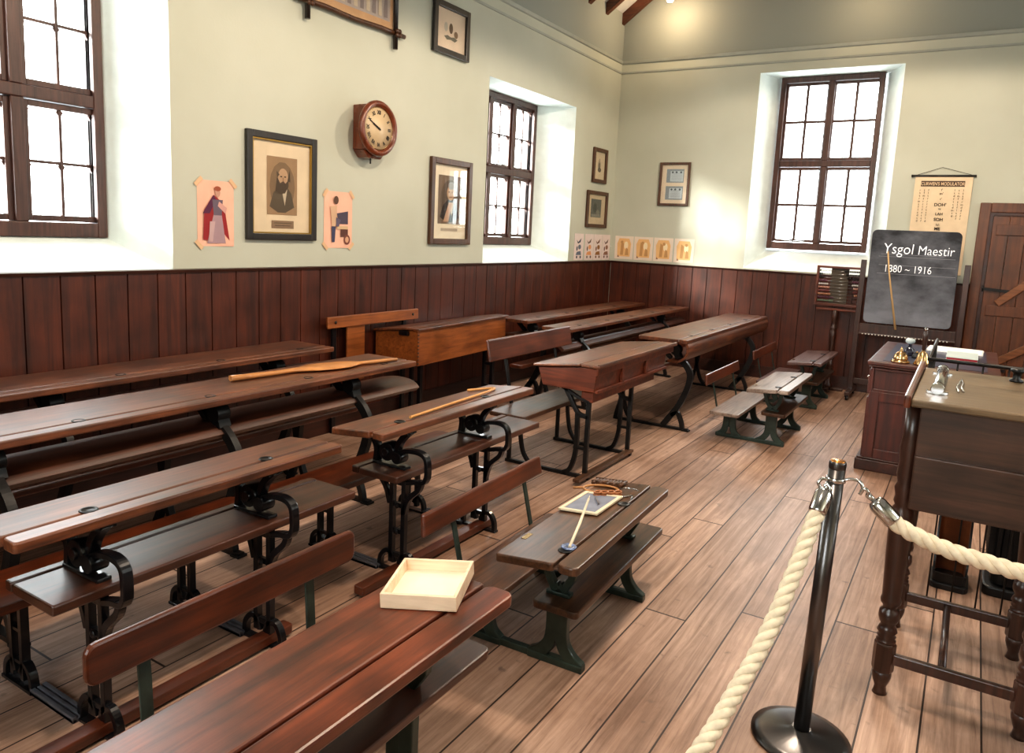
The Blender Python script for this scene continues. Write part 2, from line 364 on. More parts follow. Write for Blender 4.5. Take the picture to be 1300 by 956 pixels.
WB = (6.29, 8.15, 1.31, 3.13, 6.54, 7.88, 1.49, 3.12)
WC = (1.795, 3.335, 1.33, 3.64, 1.985, 3.12, 1.585, 3.62)
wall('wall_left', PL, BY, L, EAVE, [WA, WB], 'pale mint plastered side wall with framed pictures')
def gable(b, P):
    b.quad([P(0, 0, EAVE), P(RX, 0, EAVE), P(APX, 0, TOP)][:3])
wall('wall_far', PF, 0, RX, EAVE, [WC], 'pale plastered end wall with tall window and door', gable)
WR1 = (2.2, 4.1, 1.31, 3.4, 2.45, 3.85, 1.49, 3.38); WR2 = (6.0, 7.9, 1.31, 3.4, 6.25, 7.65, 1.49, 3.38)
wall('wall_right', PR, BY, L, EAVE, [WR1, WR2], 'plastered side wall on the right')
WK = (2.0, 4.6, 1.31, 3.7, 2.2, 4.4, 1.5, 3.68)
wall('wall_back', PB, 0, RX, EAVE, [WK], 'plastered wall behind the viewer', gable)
b = B()
for s0, s1 in ((0, 1), (1, 2)):
    x0, x1 = s0*APX, s1*APX; z0 = EAVE+SL*(APX-abs(x0-APX)); z1 = EAVE+SL*(APX-abs(x1-APX))
    b.hexa([(x0, BY-.6, z0), (x1, BY-.6, z1), (x1, L+.6, z1), (x0, L+.6, z0), (x0, BY-.6, z0+.1), (x1, BY-.6, z1+.1), (x1, L+.6, z1+.1), (x0, L+.6, z0+.1)])
struct(b.build('ceiling', CEILW), 'white boarded sloping roof', 'ceiling')
# rafters, one object each
n = 2
for y in (9.32, 8.82, 8.34, 7.86, 7.38, 6.9, 6.42):
    b = B(); w = .035
    b.hexa([(0, y-w, EAVE-.135), (APX, y-w, TOP-.135), (APX, y+w, TOP-.135), (0, y+w, EAVE-.135), (0, y-w, EAVE), (APX, y-w, TOP), (APX, y+w, TOP), (0, y+w, EAVE)])
    struct(b.build('trim_%d' % n, W_RAFT), 'dark brown roof rafter above the side wall', 'rafter')
    bpy.data.objects['trim_%d' % n]['group'] = 'rafters under the white roof boards'; n += 1
# picture rail mouldings
RAIL = plain('rail grey green paint', (168, 170, 160), .6)
def rail(name, P, u0, u1, label):
    b = B()
    b.hexa([P(u0, 0, 3.86), P(u1, 0, 3.86), P(u1, -.014, 3.87), P(u0, -.014, 3.87), P(u0, 0, 3.90), P(u1, 0, 3.90), P(u1, -.022, 3.902), P(u0, -.022, 3.902)])
    b.hexa([P(u0, 0, 3.74), P(u1, 0, 3.74), P(u1, -.008, 3.745), P(u0, -.008, 3.745), P(u0, 0, 3.765), P(u1, 0, 3.765), P(u1, -.01, 3.765), P(u0, -.01, 3.765)])
    struct(b.build(name, RAIL), label, 'moulding')
rail('trim_20', PL, BY, L, 'painted picture rail along the side wall'); rail('trim_21', PF, 0, RX, 'painted picture rail across the end wall')
# wainscot: boards with grooves, cap and skirting
def wains(name, P, u0, u1, label, w=.19, top=1.295):
    b = B(); u = u0; k = 0
    while u < u1-.01:
        e = min(u+w, u1); g = .004
        b.prism([], 'z', 0, 0) if False else None
        pts = [(u+g, 0, 0), (e-g, 0, 0)]
        b.hexa([P(u+g*.2, -.008, .12), P(e-g*.2, -.008, .12), P(e-g, -.02, .12), P(u+g, -.02, .12), P(u+g*.2, -.008, top), P(e-g*.2, -.008, top), P(e-g, -.02, top), P(u+g, -.02, top)])
        u = e
    b.hexa([P(u0, 0, .1), P(u1, 0, .1), P(u1, -.010, .1), P(u0, -.010, .1), P(u0, 0, top), P(u1, 0, top), P(u1, -.010, top), P(u0, -.010, top)], 1)
    b.hexa([P(u0, 0, top), P(u1, 0, top), P(u1, -.032, top), P(u0, -.032, top), P(u0, 0, top+.022), P(u1, 0, top+.022), P(u1, -.038, top+.018), P(u0, -.038, top+.018)], 1)
    struct(b.build(name, [W_WAIN, W_TRIM]), label, 'wainscot')
def skirt(name, P, u0, u1, label):
    b = B()
    b.hexa([P(u0, 0, 0), P(u1, 0, 0), P(u1, -.035, 0), P(u0, -.035, 0), P(u0, 0, .15), P(u1, 0, .15), P(u1, -.028, .15), P(u0, -.028, .15)])
    struct(b.build(name, W_TRIM), label, 'skirting')
wains('trim_22', PL, BY, L, 'red brown boarded wainscot along the side wall')
wains('trim_23', PF, .03, 4.2, 'red brown boarded wainscot across the end wall left of the door')
wains('trim_24', PF, 5.36, RX, 'red brown boarded wainscot right of the door')
wains('trim_25', PR, BY, L, 'boarded wainscot along the right wall')
skirt('baseboard_left', PL, BY, L, 'dark skirting board along the side wall'); skirt('baseboard_far', PF, .03, 4.2, 'dark skirting board of the end wall')
skirt('baseboard_right', PR, BY, L, 'dark skirting board along the right wall')

# windows: local X along wall, Y outward, Z up
def window(name, origin, rz, u0, u1, z0, z1, lights, trans, label, portal_e=0, shaped=False, bw=.009):
    w = thing(name, label, 'window', origin, rz); w['kind'] = 'structure'
    F = .06; M = .035; D0, D1 = -.03, .08
    b = B()
    b.box(u0, u0+F, D0, D1, z0, z1); b.box(u1-F, u1, D0, D1, z0, z1); b.box(u0+F, u1-F, D0, D1, z0, z0+.085); b.box(u0+F, u1-F, D0, D1, z1-F, z1)
    b.box(u0+F, u1-F, D0+.003, D1-.003, trans-.035, trans+.035)
    cuts = []
    for i in range(len(lights)-1):
        c = (lights[i][1]+lights[i+1][0])/2; b.box(c-M, c+M, D0+.004, D1-.004, z0+.085, trans-.035); b.box(c-M, c+M, D0+.004, D1-.004, trans+.035, z1-F)
    b.build('frame', W_WIN, w, bevel=.006)
    for (a, c) in lights:
        for (p, q) in ((z0+.085, trans-.035), (trans+.035, z1-F)):
            g = .035; s = B(); a_, c_, p_, q_ = a-g, c+g, p+.004, q-.004
            s.box(a_, a, .0, .05, p_, q_); s.box(c, c_, .0, .05, p_, q_); s.box(a, c, .0, .05, p_, p_+g); s.box(a, c, .0, .05, q_-g, q_)
            m = (a+c)/2; zz = (p_+q_)/2
            s.box(m-bw, m+bw, .012, .04, p_+g, q_-g); s.box(a, c, .014, .038, zz-bw, zz+bw)
            if shaped:   # small shouldered corners at the heads of the panes
                for (xa, xb) in ((a, m-.007), (m+.007, c)):
                    for zt in (q_-g, zz-.007):
                        k = .035
                        s.prism([(xa, zt), (xa, zt-k), (xa+k*.4, zt-k*.35)], 'y', .014, .036)
                        s.prism([(xb, zt), (xb, zt-k), (xb-k*.4, zt-k*.35)], 'y', .014, .036)
            so = s.build('casement', W_WIN, w, bevel=.003)
            gl = B(); gl.box(a, c, .024, .028, p_+g, q_-g); gl.build('pane', GLASS, so)
    return w
ltsB = [(.10, .40), (.46, .79), (.91, 1.27)]
ltsB = [(6.64-6.54, 6.86-6.54), (6.97-6.54, 7.33-6.54), (7.46-6.54, 7.82-6.54)]
w1 = window('window_1', (-DEP, 1.33, 0), PI/2, 0, 1.34, 1.49, 3.12, ltsB, 2.295, 'brown casement window nearest the viewer, left edge of the view', shaped=True)
w2 = window('window_2', (-DEP, 6.54, 0), PI/2, 0, 1.34, 1.49, 3.12, ltsB, 2.30, 'brown casement window in the side wall between pictures', shaped=True)
w3 = window('window_3', (1.985, L+DEP-.1, 0), 0, 0, 1.135, 1.585, 3.62, [(2.075-1.985, 2.51-1.985), (2.61-1.985, 3.06-1.985)], 2.61, 'tall brown casement window in the end wall above wainscot', bw=.0155)
def simple_window(name, o, rz, W, z0, z1, label):
    k = W/3
    return window(name, o, rz, 0, W, z0, z1, [(i*k+.1, (i+1)*k-.1) for i in range(3)], (z0+z1)/2, label)
simple_window('window_4', (RX+DEP, 2.45+1.4, 0), -PI/2, 1.4, 1.49, 3.38, 'casement window in the right wall beside the lectern')
simple_window('window_5', (RX+DEP, 6.25+1.4, 0), -PI/2, 1.4, 1.49, 3.38, 'casement window in the right wall near the door')
simple_window('window_6', (4.4, BY-DEP, 0), PI, 2.2, 1.5, 3.68, 'wide casement window behind the viewer')
# casement stay and catch details
b = B(); b.tube([(2.09, L+.27, 1.70), (2.25, L+.26, 1.69), (2.43, L+.25, 1.685)], .005); b.cyl((2.43, L+.25, 1.685), (2.43, L+.25, 1.71), .008)
o = b.build('window_stay', CHROME); o.parent = w3; o.matrix_parent_inverse = Matrix.Translation((-1.985, -(L+DEP-.1), 0))
b = B(); b.tube([(-DEP+.05, 7.02, 2.36), (-DEP+.07, 7.12, 2.37), (-DEP+.06, 7.2, 2.35)], .01)
o = b.build('window_catch', CHROME); o.parent = w2; o.matrix_parent_inverse = (Matrix.Translation((-DEP, 6.54, 0)) @ Matrix.Rotation(PI/2, 4, 'Z')).inverted()

# door in end wall
d = thing('door_1', 'brown boarded door with diagonal braces in the end wall', 'door', (4.2, L, 0)); d['kind'] = 'structure'
b = B(); b.box(0, .10, -.05, 0, 0, 2.17); b.box(1.05, 1.15, -.05, 0, 0, 2.17); b.box(.1, 1.05, -.05, 0, 2.07, 2.17); b.build('door_frame', W_DOOR, d, bevel=.008)
b = B(); b.box(.1, .13, -.045, -.004, 0, 2.07); b.box(1.02, 1.05, -.045, -.004, 0, 2.07); b.box(.13, 1.02, -.045, -.004, 2.04, 2.07); b.build('door_stop', W_TRIM, d)
b = B(); u = .13
while u < 1.01:
    e = min(u+.148, 1.02); b.box(u+.002, e-.002, -.03, -.006, .01, 2.04); u = e
dl = b.build('door_leaf', W_DOOR, d, bevel=.003)
for z in (.18, 1.0, 1.84):
    b = B(); b.box(.17, .98, -.044, -.028, z, z+.11); b.build('ledge_board', W_DOOR, dl, bevel=.004)
W_BRC = wood('door brace lighter brown', (96, 56, 30), (146, 94, 56), 'x', .4, .8, .2, .25)
for p, q in (((.26, -.046, 1.13), (.97, -.046, 1.80)), ((.33, -.046, .52), (.97, -.046, .97))):
    b = B(); b.bar(p, q, .03, .075); b.build('brace', W_BRC, dl, bevel=.005)
for z in (.45, 1.28):
    b = B(); b.bar((.12, -.052, z), (.42, -.052, z-.02), .006, .03); b.cyl((.12, -.052, z-.03), (.12, -.052, z+.03), .008); b.build('strap_hinge', IRON_D, dl)

# lamps up at the far gable
bulbm = emis('warm bulb', (1., .72, .42), 60.)
def pendant(x, y, z, label):
    t = thing('pendant_lamp', label, 'lamp', (x, y, z), 0, None)
    zt = EAVE+SL*(APX-abs(x-APX))-z
    b = B(); b.tube([(0, 0, .1), (0, 0, zt)], .006, 6); b.build('cord', BLACKM, t)
    b = B(); b.lathe([(.02, .12), (.022, .05), (.03, .045), (.11, .02), (.115, .015), (.03, .05)], n=20, closed=True); b.build('lamp_shade', plain('white enamel shade', (230, 230, 225), .3), t)
    b = B(); b.lathe([(.001, -.055), (.03, -.045), (.045, -.015), (.04, .015), (.02, .045)], n=16); b.build('bulb', bulbm, t)
    return t
pendant(.76, 8.95, 4.49, 'glowing pendant lamp hanging in the left roof corner of the end wall')
pendant(2.95, 8.8, 4.42, 'glowing pendant lamp high in front of the end wall above the window')

# ------------------------------------------------------------------ pictures and paper on walls
def art(parent, shapes, name='picture', y0=-.001):
    """flat coloured polygons; shapes = [(colour, [(u,z)...])]"""
    mats, idx = [], {}; b = B()
    for k, (c, pts) in enumerate(shapes):
        if c not in idx: idx[c] = len(mats); mats.append(plain('print %d %d %d' % c, c, .75))
        f = b.quad([(u, y0-.0004*k, z) for u, z in pts], idx[c])
    me = b.bm; bmesh.ops.triangulate(me, faces=me.faces)
    return b.build(name, mats, parent)
def ell(cx, cz, rx, rz_, n=14, a0=0, a1=2*PI): return [(cx+rx*math.cos(a0+(a1-a0)*i/n), cz+rz_*math.sin(a0+(a1-a0)*i/n)) for i in range(n)]
def rec(x0, x1, z0, z1): return [(x0, z0), (x1, z0), (x1, z1), (x0, z1)]
def frame(t, W, H, fwid, mat, depth=.03, inner=None, glass=True):
    b = B(); a, c = W/2, H/2
    for (x0, x1, z0, z1) in ((-a, -a+fwid, -c, c), (a-fwid, a, -c, c), (-a+fwid, a-fwid, -c, -c+fwid), (-a+fwid, a-fwid, c-fwid, c)): b.box(x0, x1, -depth, 0, z0, z1)
    b.build('frame', mat, t, bevel=.005)
    if inner:
        b = B(); i = fwid; g = .008
        for (x0, x1, z0, z1) in ((-a+i, -a+i+g, -c+i, c-i), (a-i-g, a-i, -c+i, c-i), (-a+i+g, a-i-g, -c+i, -c+i+g), (-a+i+g, a-i-g, c-i-g, c-i)): b.box(x0, x1, -depth*.8, -.006, z0, z1)
        b.build('gilt_slip', inner, t)
    if glass:
        b = B(); b.box(-a+fwid, a-fwid, -.018, -.016, -c+fwid, c-fwid); b.build('glass', GLASS, t)
LW = PI/2
def onleft(y, z, d=.002): return (d, y, z)
CREAM = (240, 214, 186)
def portrait(W, H, suit, beard=True, bg=(168, 134, 104)):
    """print of a bearded man in a dark coat: generic"""
    s = [(bg, rec(-W/2, W/2, -H/2, H/2)), (tuple(int(v*.82) for v in bg), ell(0, H*.0, W*.42, H*.42)),
         (suit, [(-W*.42, -H*.36), (-W*.3, -H*.12), (-W*.1, 0), (W*.14, 0), (W*.3, -H*.12), (W*.4, -H*.36), (W*.1, -H*.46), (-W*.15, -H*.46)]),
         ((206, 186, 164), [(-W*.03, -H*.05), (W*.16, -H*.05), (W*.08, -H*.34)]),
         ((196, 158, 128), ell(W*.02, H*.15, W*.17, H*.16))]
    if beard: s += [((84, 66, 54), [(-W*.18, H*.16), (-W*.24, -H*.08), (-W*.1, -H*.14), (W*.08, -H*.12), (W*.2, -H*.0), (W*.2, H*.12), (W*.1, H*.05), (W*.02, H*.09), (-W*.08, H*.05)]),
                    ((96, 76, 62), [(-W*.18, H*.14), (-W*.2, H*.26), (-W*.1, H*.2)]), ((80, 62, 50), [(W*.16, H*.1), (W*.24, H*.3), (W*.26, H*.08)])]
    s += [((70, 52, 42), rec(-W*.08, -W*.02, H*.155, H*.175)), ((70, 52, 42), rec(W*.05, W*.11, H*.155, H*.175)), ((168, 128, 100), rec(0, W*.03, H*.09, H*.15)), ((110, 70, 60), rec(-W*.04, W*.07, H*.055, H*.065))]
    return s
# big black framed portrait
t = thing('framed_portrait', 'large black framed portrait of a bearded man between the two pinned paper prints', 'picture', onleft(3.71, 1.875), LW)
frame(t, .625, .735, .048, W_FRMK, .03, plain('gilt slip', (170, 138, 70), .35, .7))
art(t, [(CREAM, rec(-.265, .265, -.32, .32))], 'mount', -.003)
art(t, [(c, [(u+.005, z+.01) for u, z in p]) for c, p in portrait(.27, .40, (96, 80, 66))], 'print', -.006)
art(t, [((150, 120, 98), rec(-.09, .11, -.285, -.23)), ((96, 76, 62), rec(-.07, .09, -.25, -.245)), ((96, 76, 62), rec(-.06, .08, -.268, -.263))], 'caption_plate', -.006)
# second brown framed portrait
t = thing('framed_portrait', 'brown framed portrait of a man leaning on his hand, left of the side window', 'picture', onleft(5.70, 1.885), LW)
frame(t, .63, .775, .052, W_FRM, .035)
art(t, [((244, 226, 204), rec(-.265, .265, -.34, .34))], 'mount', -.003)
art(t, [(c, [(u, z+.02) for u, z in p]) for c, p in portrait(.36, .44, (52, 42, 38), False, (128, 106, 90))+[((190, 150, 124), [(-.1, -.2), (-.02, -.02), (.03, -.03), (-.02, -.2)]), ((150, 140, 132), ell(.01, .13, .05, .035))]], 'print', -.006)
art(t, [((190, 172, 156), rec(-.13, .13, -.265, -.24))], 'caption_plate', -.006)
# tilted small picture near the rail
t = thing('framed_print', 'small dark framed print of acorns and leaves high beside the clock', 'picture', onleft(5.62, 3.385, .01), LW)
t.rotation_euler = (0, 0, LW)
frame(t, .53, .44, .052, W_FRMK, .03)
art(t, [((246, 218, 196), rec(-.215, .215, -.17, .17)), ((120, 92, 72), ell(.0, .02, .028, .045)), ((214, 196, 180), ell(-.075, .02, .026, .04)), ((150, 118, 92), ell(.075, -.02, .03, .03)),
        ((128, 118, 104), [(-.1, -.06), (-.05, -.045), (0, -.055), (.05, -.045), (.1, -.06), (.06, -.085), (0, -.075), (-.06, -.085)])], 'print', -.005)
# rustic oxford frame picture at top
t = thing('framed_print', 'rustic cross-cornered frame with an old group photograph at the top edge', 'picture', onleft(4.385, 3.56), LW)
W2, H2 = .47, .38
for sz in (-1, 1):
    b = B(); b.tube([(-.58, -.03, sz*H2), (-.3, -.035, sz*(H2-.006)), (0, -.03, sz*(H2+.004)), (.3, -.035, sz*(H2-.004)), (.58, -.03, sz*H2)], .019, 8)
    b.build('crossed_frame_rail', W_FRM, t)
for sx_ in (-1, 1):
    b = B(); b.tube([(sx_*W2, -.032, -.5), (sx_*W2, -.03, 0), (sx_*W2, -.032, .5)], .02, 8)
    b.build('crossed_frame_stile', W_FRMK, t)
b = B()
for sx_ in (-1, 1):
    for sz in (-1, 1):
        for a in range(4): b.lathe([(.001, 0), (.02, .008), (.018, .02), (.001, .026)], (sx_*W2+.022*math.cos(a*PI/2+.8), -.05, sz*H2+.022*math.sin(a*PI/2+.8)), 8, d=(0, -1, 0))
b.build('carved_leaves', W_FRM, t)
sh = [((214, 168, 130), rec(-.46, .46, -.37, .37)), ((196, 178, 172), rec(-.42, .42, -.30, .33))]
for i in range(12): sh.append((((158, 140, 138) if i % 2 else (222, 200, 178)), [(-.40+i*.068, -.28), (-.36+i*.068, -.28), (-.365+i*.068, -.1+.03*math.sin(i)), (-.38+i*.068, -.06), (-.40+i*.068, -.1)]))
art(t, sh, 'print', -.010)
b = B(); b.box(-.45, .45, -.022, -.020, -.36, .36); b.build('glass', GLASS, t)
# pinned prints
def pinned(y, z, W, H, label, shapes, tapes):
    t = thing('pinned_print', label, 'poster', onleft(y, z, -.0006), LW)
    b = B(); n = 6
    for i in range(n):
        x0, x1 = -W/2+W*i/n, -W/2+W*(i+1)/n; f = lambda x: -.004-.003*math.sin(x*20)
        b.quad([(x0, f(x0), -H/2), (x1, f(x1), -H/2), (x1, f(x1), H/2), (x0, f(x0), H/2)])
    b.build('paper', plain('faded pink paper', (236, 186, 162), .8), t)
    art(t, shapes, 'print', -.0085)
    for (x, zz, a) in tapes:
        b = B(); c_, s_ = math.cos(a), math.sin(a)
        b.quad([(x+c_*p-s_*q, -.0095, zz+s_*p+c_*q) for p, q in ((-.035, -.013), (.035, -.013), (.035, .013), (-.035, .013))])
        b.build('tape', plain('masking tape', (222, 184, 146), .7), t)
k = .42/.42
pinned(3.17, 1.67, .275, .42, 'pinned pink print of a lady in a red cloak beside the near window', [
    ((150, 40, 44), [(-.02, .12), (-.09, .02), (-.10, -.17), (-.02, -.17), (.03, -.1), (.1, -.17), (.07, .0), (.04, .08)]),
    ((92, 40, 70), [(-.02, .12), (-.1, .0), (-.05, .0), (0, .09)]),
    ((168, 140, 146), [(-.02, .0), (.04, .0), (.07, -.19), (-.07, -.19)]),
    ((110, 96, 110), [(-.03, .09), (.05, .09), (.04, -.01), (-.02, -.01)]),
    ((196, 150, 130), ell(.01, .135, .02, .03)), ((158, 84, 60), ell(.01, .16, .026, .016)), ((210, 160, 150), [(.02, .08), (.08, .04), (.07, .0), (.01, .05)]),
    ((190, 160, 160), [(-.05, -.05), (-.01, -.05), (-.03, -.18), (-.06, -.18)])], [(-.13, .2, .8), (.13, .2, -.8), (-.13, -.2, -.8)])
pinned(4.27, 1.67, .30, .43, 'pinned pink print of a man with a barrow, below the clock', [
    ((206, 170, 140), [(-.09, .1), (-.02, .11), (-.02, -.05), (-.07, -.05)]), ((70, 70, 96), [(-.075, -.05), (-.03, -.05), (-.04, -.17), (-.07, -.17)]),
    ((80, 72, 88), [(-.02, .05), (.1, .07), (.1, -.03), (.0, -.03)]), ((206, 176, 140), rec(-.02, .1, -.07, -.045)), ((96, 60, 52), rec(.02, .1, -.13, -.07)), ((120, 70, 60), ell(.09, -.15, .035, .04)), ((206, 160, 130), ell(.09, -.15, .02, .024)),
    ((96, 70, 56), ell(-.03, .15, .025, .032)), ((100, 90, 110), [(-.03, .02), (.02, .0), (.0, -.05), (-.03, -.05)])], [(-.14, .2, .9), (.14, .2, -.9), (-.14, -.2, -.8), (.14, -.2, .8)])
# two small frames by the corner
t = thing('framed_print', 'small brown framed sketch, the upper of two in the corner', 'picture', onleft(8.86, 2.52), LW)
frame(t, .40, .43, .045, W_FRM, .03); art(t, [((222, 200, 172), rec(-.16, .16, -.18, .18)), ((120, 104, 90), ell(0, .0, .035, .075)), ((90, 76, 66), ell(.01, -.05, .05, .03)), ((170, 150, 130), ell(.0, .06, .02, .03))], 'print', -.004)
t = thing('framed_print', 'brown framed grey engraving, the lower of two in the corner', 'picture', onleft(8.85, 1.97), LW)
frame(t, .60, .46, .045, W_FRM, .03); art(t, [((214, 190, 160), rec(-.26, .26, -.19, .19)), ((96, 96, 92), rec(-.16, .14, -.1, .13)), ((66, 66, 62), ell(-.04, .02, .05, .06)), ((128, 124, 116), ell(.05, -.04, .05, .04)), ((140, 136, 128), rec(-.14, .12, -.095, -.06))], 'print', -.004)
# certificates on end wall
t = thing('framed_certificates', 'brown frame holding two small printed certificates on the end wall', 'picture', (.835, L-.002, 2.335))
frame(t, .405, .545, .03, W_FRM, .03)
sh = [((240, 218, 196), rec(-.175, .175, -.245, .245))]
for zc in (.105, -.11):
    sh += [((150, 156, 164), rec(-.11, .12, zc-.085, zc+.085)), ((206, 212, 220), rec(-.06, .11, zc-.07, zc+.06))]
    for i in range(5): sh.append(((130, 134, 144), rec(-.045, .095, zc+.03-i*.02, zc+.034-i*.02)))
    for cx in (-.03, .02, .08): sh.append(((84, 88, 100), ell(cx, zc+.045, .014, .012)))
art(t, sh, 'certificate', -.004)
# frieze of alphabet papers
specs = ['blue birds', 'an orange cart', 'brown flowers', 'small brown creatures']
ys = [8.29, 8.58, 8.84, 9.10]; cols = [((110, 116, 130), (70, 74, 90)), ((224, 160, 110), (110, 90, 80)), ((150, 104, 60), (110, 70, 40)), ((150, 110, 90), (110, 84, 76))]
for i, y in enumerate(ys):
    w = .26 if i < 3 else .25
    t = thing('paper_sheet', 'pinned picture sheet with %s low on the side wall by the corner' % specs[i], 'poster', onleft(y+w/2, 1.49, .003), LW)
    b = B(); b.box(-w/2+.004, w/2-.004, -.001, 0, -.165, .165); b.build('paper', plain('frieze paper', (226, 210, 204), .8), t)
    c1, c2 = cols[i]
    art(t, [(c2, [(-.07, .09), (-.02, .06), (.06, .11), (.04, .06), (-.03, .04)]), (c1, ell(.02, .0, .04, .03)), (c2, ell(-.05, -.02, .018, .03)), (c1, [(-.08, -.1), (.07, -.1), (.05, -.05), (-.05, -.06)]), (c2, ell(-.05, -.125, .02, .018)), (c2, ell(.05, -.125, .02, .018))], 'print', -.002)
for i, x in enumerate((.20, .475, .75, 1.03)):
    nm = ['crouching figure', 'standing group', 'seated pair', 'single tree'][i]
    t = thing('paper_sheet', 'pinned cream sheet with a faded orange %s on the end wall' % nm, 'poster', (x, L-.003, 1.50))
    b = B(); b.box(-.132, .132, -.001, 0, -.155, .15); b.build('paper', plain('frieze cream', (232, 216, 200), .8), t)
    oc, bc = (232, 188, 132), (196, 150, 100)
    sh = [(oc, [(-.09, -.12), (.09, -.12), (.1, .05), (.07, .12), (-.07, .12), (-.1, .05)]), (bc, [(-.05, -.1), (-.01, -.1), (.0, .05), (-.04, .08)]), ((246, 226, 190), ell(.03, .03, .03, .05)), (bc, [(.02, -.1), (.07, -.1), (.06, -.02), (.03, .0)]), (bc, ell(-.03+.02*i, .07, .02, .02)), ((150, 110, 90), [(-.09, -.13), (-.06, -.13), (-.08, -.1)])]
    art(t, sh, 'print', -.002)
# wall clock
t = thing('wall_clock', 'round mahogany drop-dial wall clock with roman numerals on the side wall', 'clock', onleft(4.545, 2.39, .0), LW)
b = B(); b.box(-.13, .13, -.135, 0, -.17, .17); b.prism([(-.13, -.17), (.13, -.17), (.07, -.23), (-.07, -.23)], 'y', -.12, 0); b.build('clock_case', W_CLK, t, bevel=.01)
b = B(); b.lathe([(.155, .125), (.20, .125), (.212, .14), (.212, .155), (.2, .17), (.185, .175), (.172, .168), (.166, .15), (.155, .15)], n=48, d=(0, -1, 0), closed=True); b.build('clock_bezel', W_CLK, t)
b = B(); b.lathe([(.001, .14), (.168, .14), (.168, .15), (.001, .152)], n=40, d=(0, -1, 0)); fc = b.build('clock_face', plain('aged clock face', (206, 182, 146), .4), t)
b = B(); b.lathe([(.158, .1515), (.165, .153), (.158, .1545)], n=40, d=(0, -1, 0), closed=True); b.build('brass_rim', BRASS, fc)
NUM = ['XII', 'I', 'II', 'III', 'IIII', 'V', 'VI', 'VII', 'VIII', 'IX', 'X', 'XI']
for i, s_ in enumerate(NUM):
    a = -2*PI*i/12
    text_mesh(s_, .042, BLACKM, (-math.sin(a)*.108, -.1535, math.cos(a)*.108), (PI/2, -a, 0), fc, 'numeral', align='CENTER', sx=.8, offset=.001)
b = B()
for a, l, w in ((-2*PI*(9.85/12), .075, .012), (-2*PI*(49.5/60), .118, .007)):
    dx, dz = -math.sin(a), math.cos(a)
    b.bar((-dx*.02, -.157, -dz*.02), (dx*l, -.157, dz*l), .003, w, up=(-dz, 0, dx))
b.cyl((0, -.153, 0), (0, -.16, 0), .008); b.build('clock_hand', BLACKM, fc)
b = B(); b.cyl((-.02, -.09, -.23), (-.02, -.09, -.27), .006); b.build('pendulum_tip', IRON_D, t)

# scroll chart with modulator
t = thing('hanging_wall_chart', 'cream hanging singing chart on a black rod above the blackboard', 'chart', (3.83, L-.006, 2.0))
b = B(); b.cyl((-.30, -.012, .445), (.30, -.012, .445), .012); b.lathe([(.001, 0), (.014, .004), (.014, .014), (.001, .02)], (-.31, -.012, .445), 10, d=(1, 0, 0)); b.build('rod', W_FRMK, t)
b = B(); b.tube([(-.26, -.012, .452), (-.02, -.006, .535), (.27, -.012, .452)], .0022, 6); b.build('string', IRON_D, t)
b = B(); n = 8
for i in range(n):
    z0_, z1_ = -.6+1.04*i/n, -.6+1.04*(i+1)/n; f = lambda z: -.012-.004*math.sin(z*7)
    b.quad([(-.265, f(z0_), z0_), (.275, f(z0_), z0_), (.275, f(z1_), z1_), (-.265, f(z1_), z1_)])
ch = b.build('chart_paper', plain('old cream chart paper', (228, 204, 172), .8), t)
TR = (PI/2, 0, 0)
b = B(); b.box(-.205, .205, -.0190, -.0185, .333, .392); b.build('title_band', plain('title band ink', (86, 70, 58), .8), ch)
text_mesh("CURWEN'S MODULATOR", .048, plain('title cream', (236, 206, 170), .8), (0, -.0195, .345), TR, ch, 'lettering', align='CENTER', sx=.74, offset=.0005)
for s_, z, sz in (("f'", .285, .035), ("m'", .245, .04), ("r'", .19, .035), ("DOH'", .125, .046), ("te", .088, .03), ("LAH", .03, .038), ("SOH", -.03, .044), ("fah", -.08, .03), ("ME", -.13, .044), ("ray", -.19, .03), ("DOH", -.25, .044)):
    text_mesh(s_, sz, INK, (.0, -.0185, z), TR, ch, 'lettering', align='CENTER', offset=.0008 if s_.isupper() else 0)
rnd = random.Random(3)
for cx, rows in ((-.205, 12), (-.165, 12), (-.125, 12), (.12, 10), (.16, 11), (.2, 11)):
    s_ = '\n'.join(rnd.choice('drmfslt') for _ in range(rows))
    text_mesh(s_, .03, INK, (cx, -.0185, .285), TR, ch, 'lettering', align='CENTER')

# ------------------------------------------------------------------ furniture
def slab(x0, x1, y0, y1, zl, zr, th, r=.02, ledge=.09, groove=True):
    """sloping desk top: main board and flat pen ledge with a groove between"""
    b = B(); k = (zr-zl)/(x1-ledge-x0)
    m = B()
    if groove:
        b.prism(rrect(x0, x1-ledge-.005, y0, y1, min(r, .015)), 'z', -th, 0)
        for v in b.bm.verts: v.co.z += zr+k*(v.co.x-(x1-ledge)) if v.co.x < x1-ledge else zr
        b2 = B(); b.prism(rrect(x1-ledge+.005, x1, y0, y1, r), 'z', zr-th, zr)
        b.box(x1-ledge-.02, x1-ledge+.02, y0+.01, y1-.01, zr-th+.004, zr-.016)
    else:
        b.prism(rrect(x0, x1, y0, y1, r), 'z', zr-th, zr)
        for v in b.bm.verts: v.co.z += k*(v.co.x-x1)
    m.bm.free()
    return b
def inkwell(t, x, y, z, cap=IRON_D):
    b = B(); b.lathe([(.0005, .0005), (.018, .0005), (.02, .003), (.026, .003), (.028, 0), (.0005, -.002)], (x, y, z), 18); b.build('inkwell', cap, t)
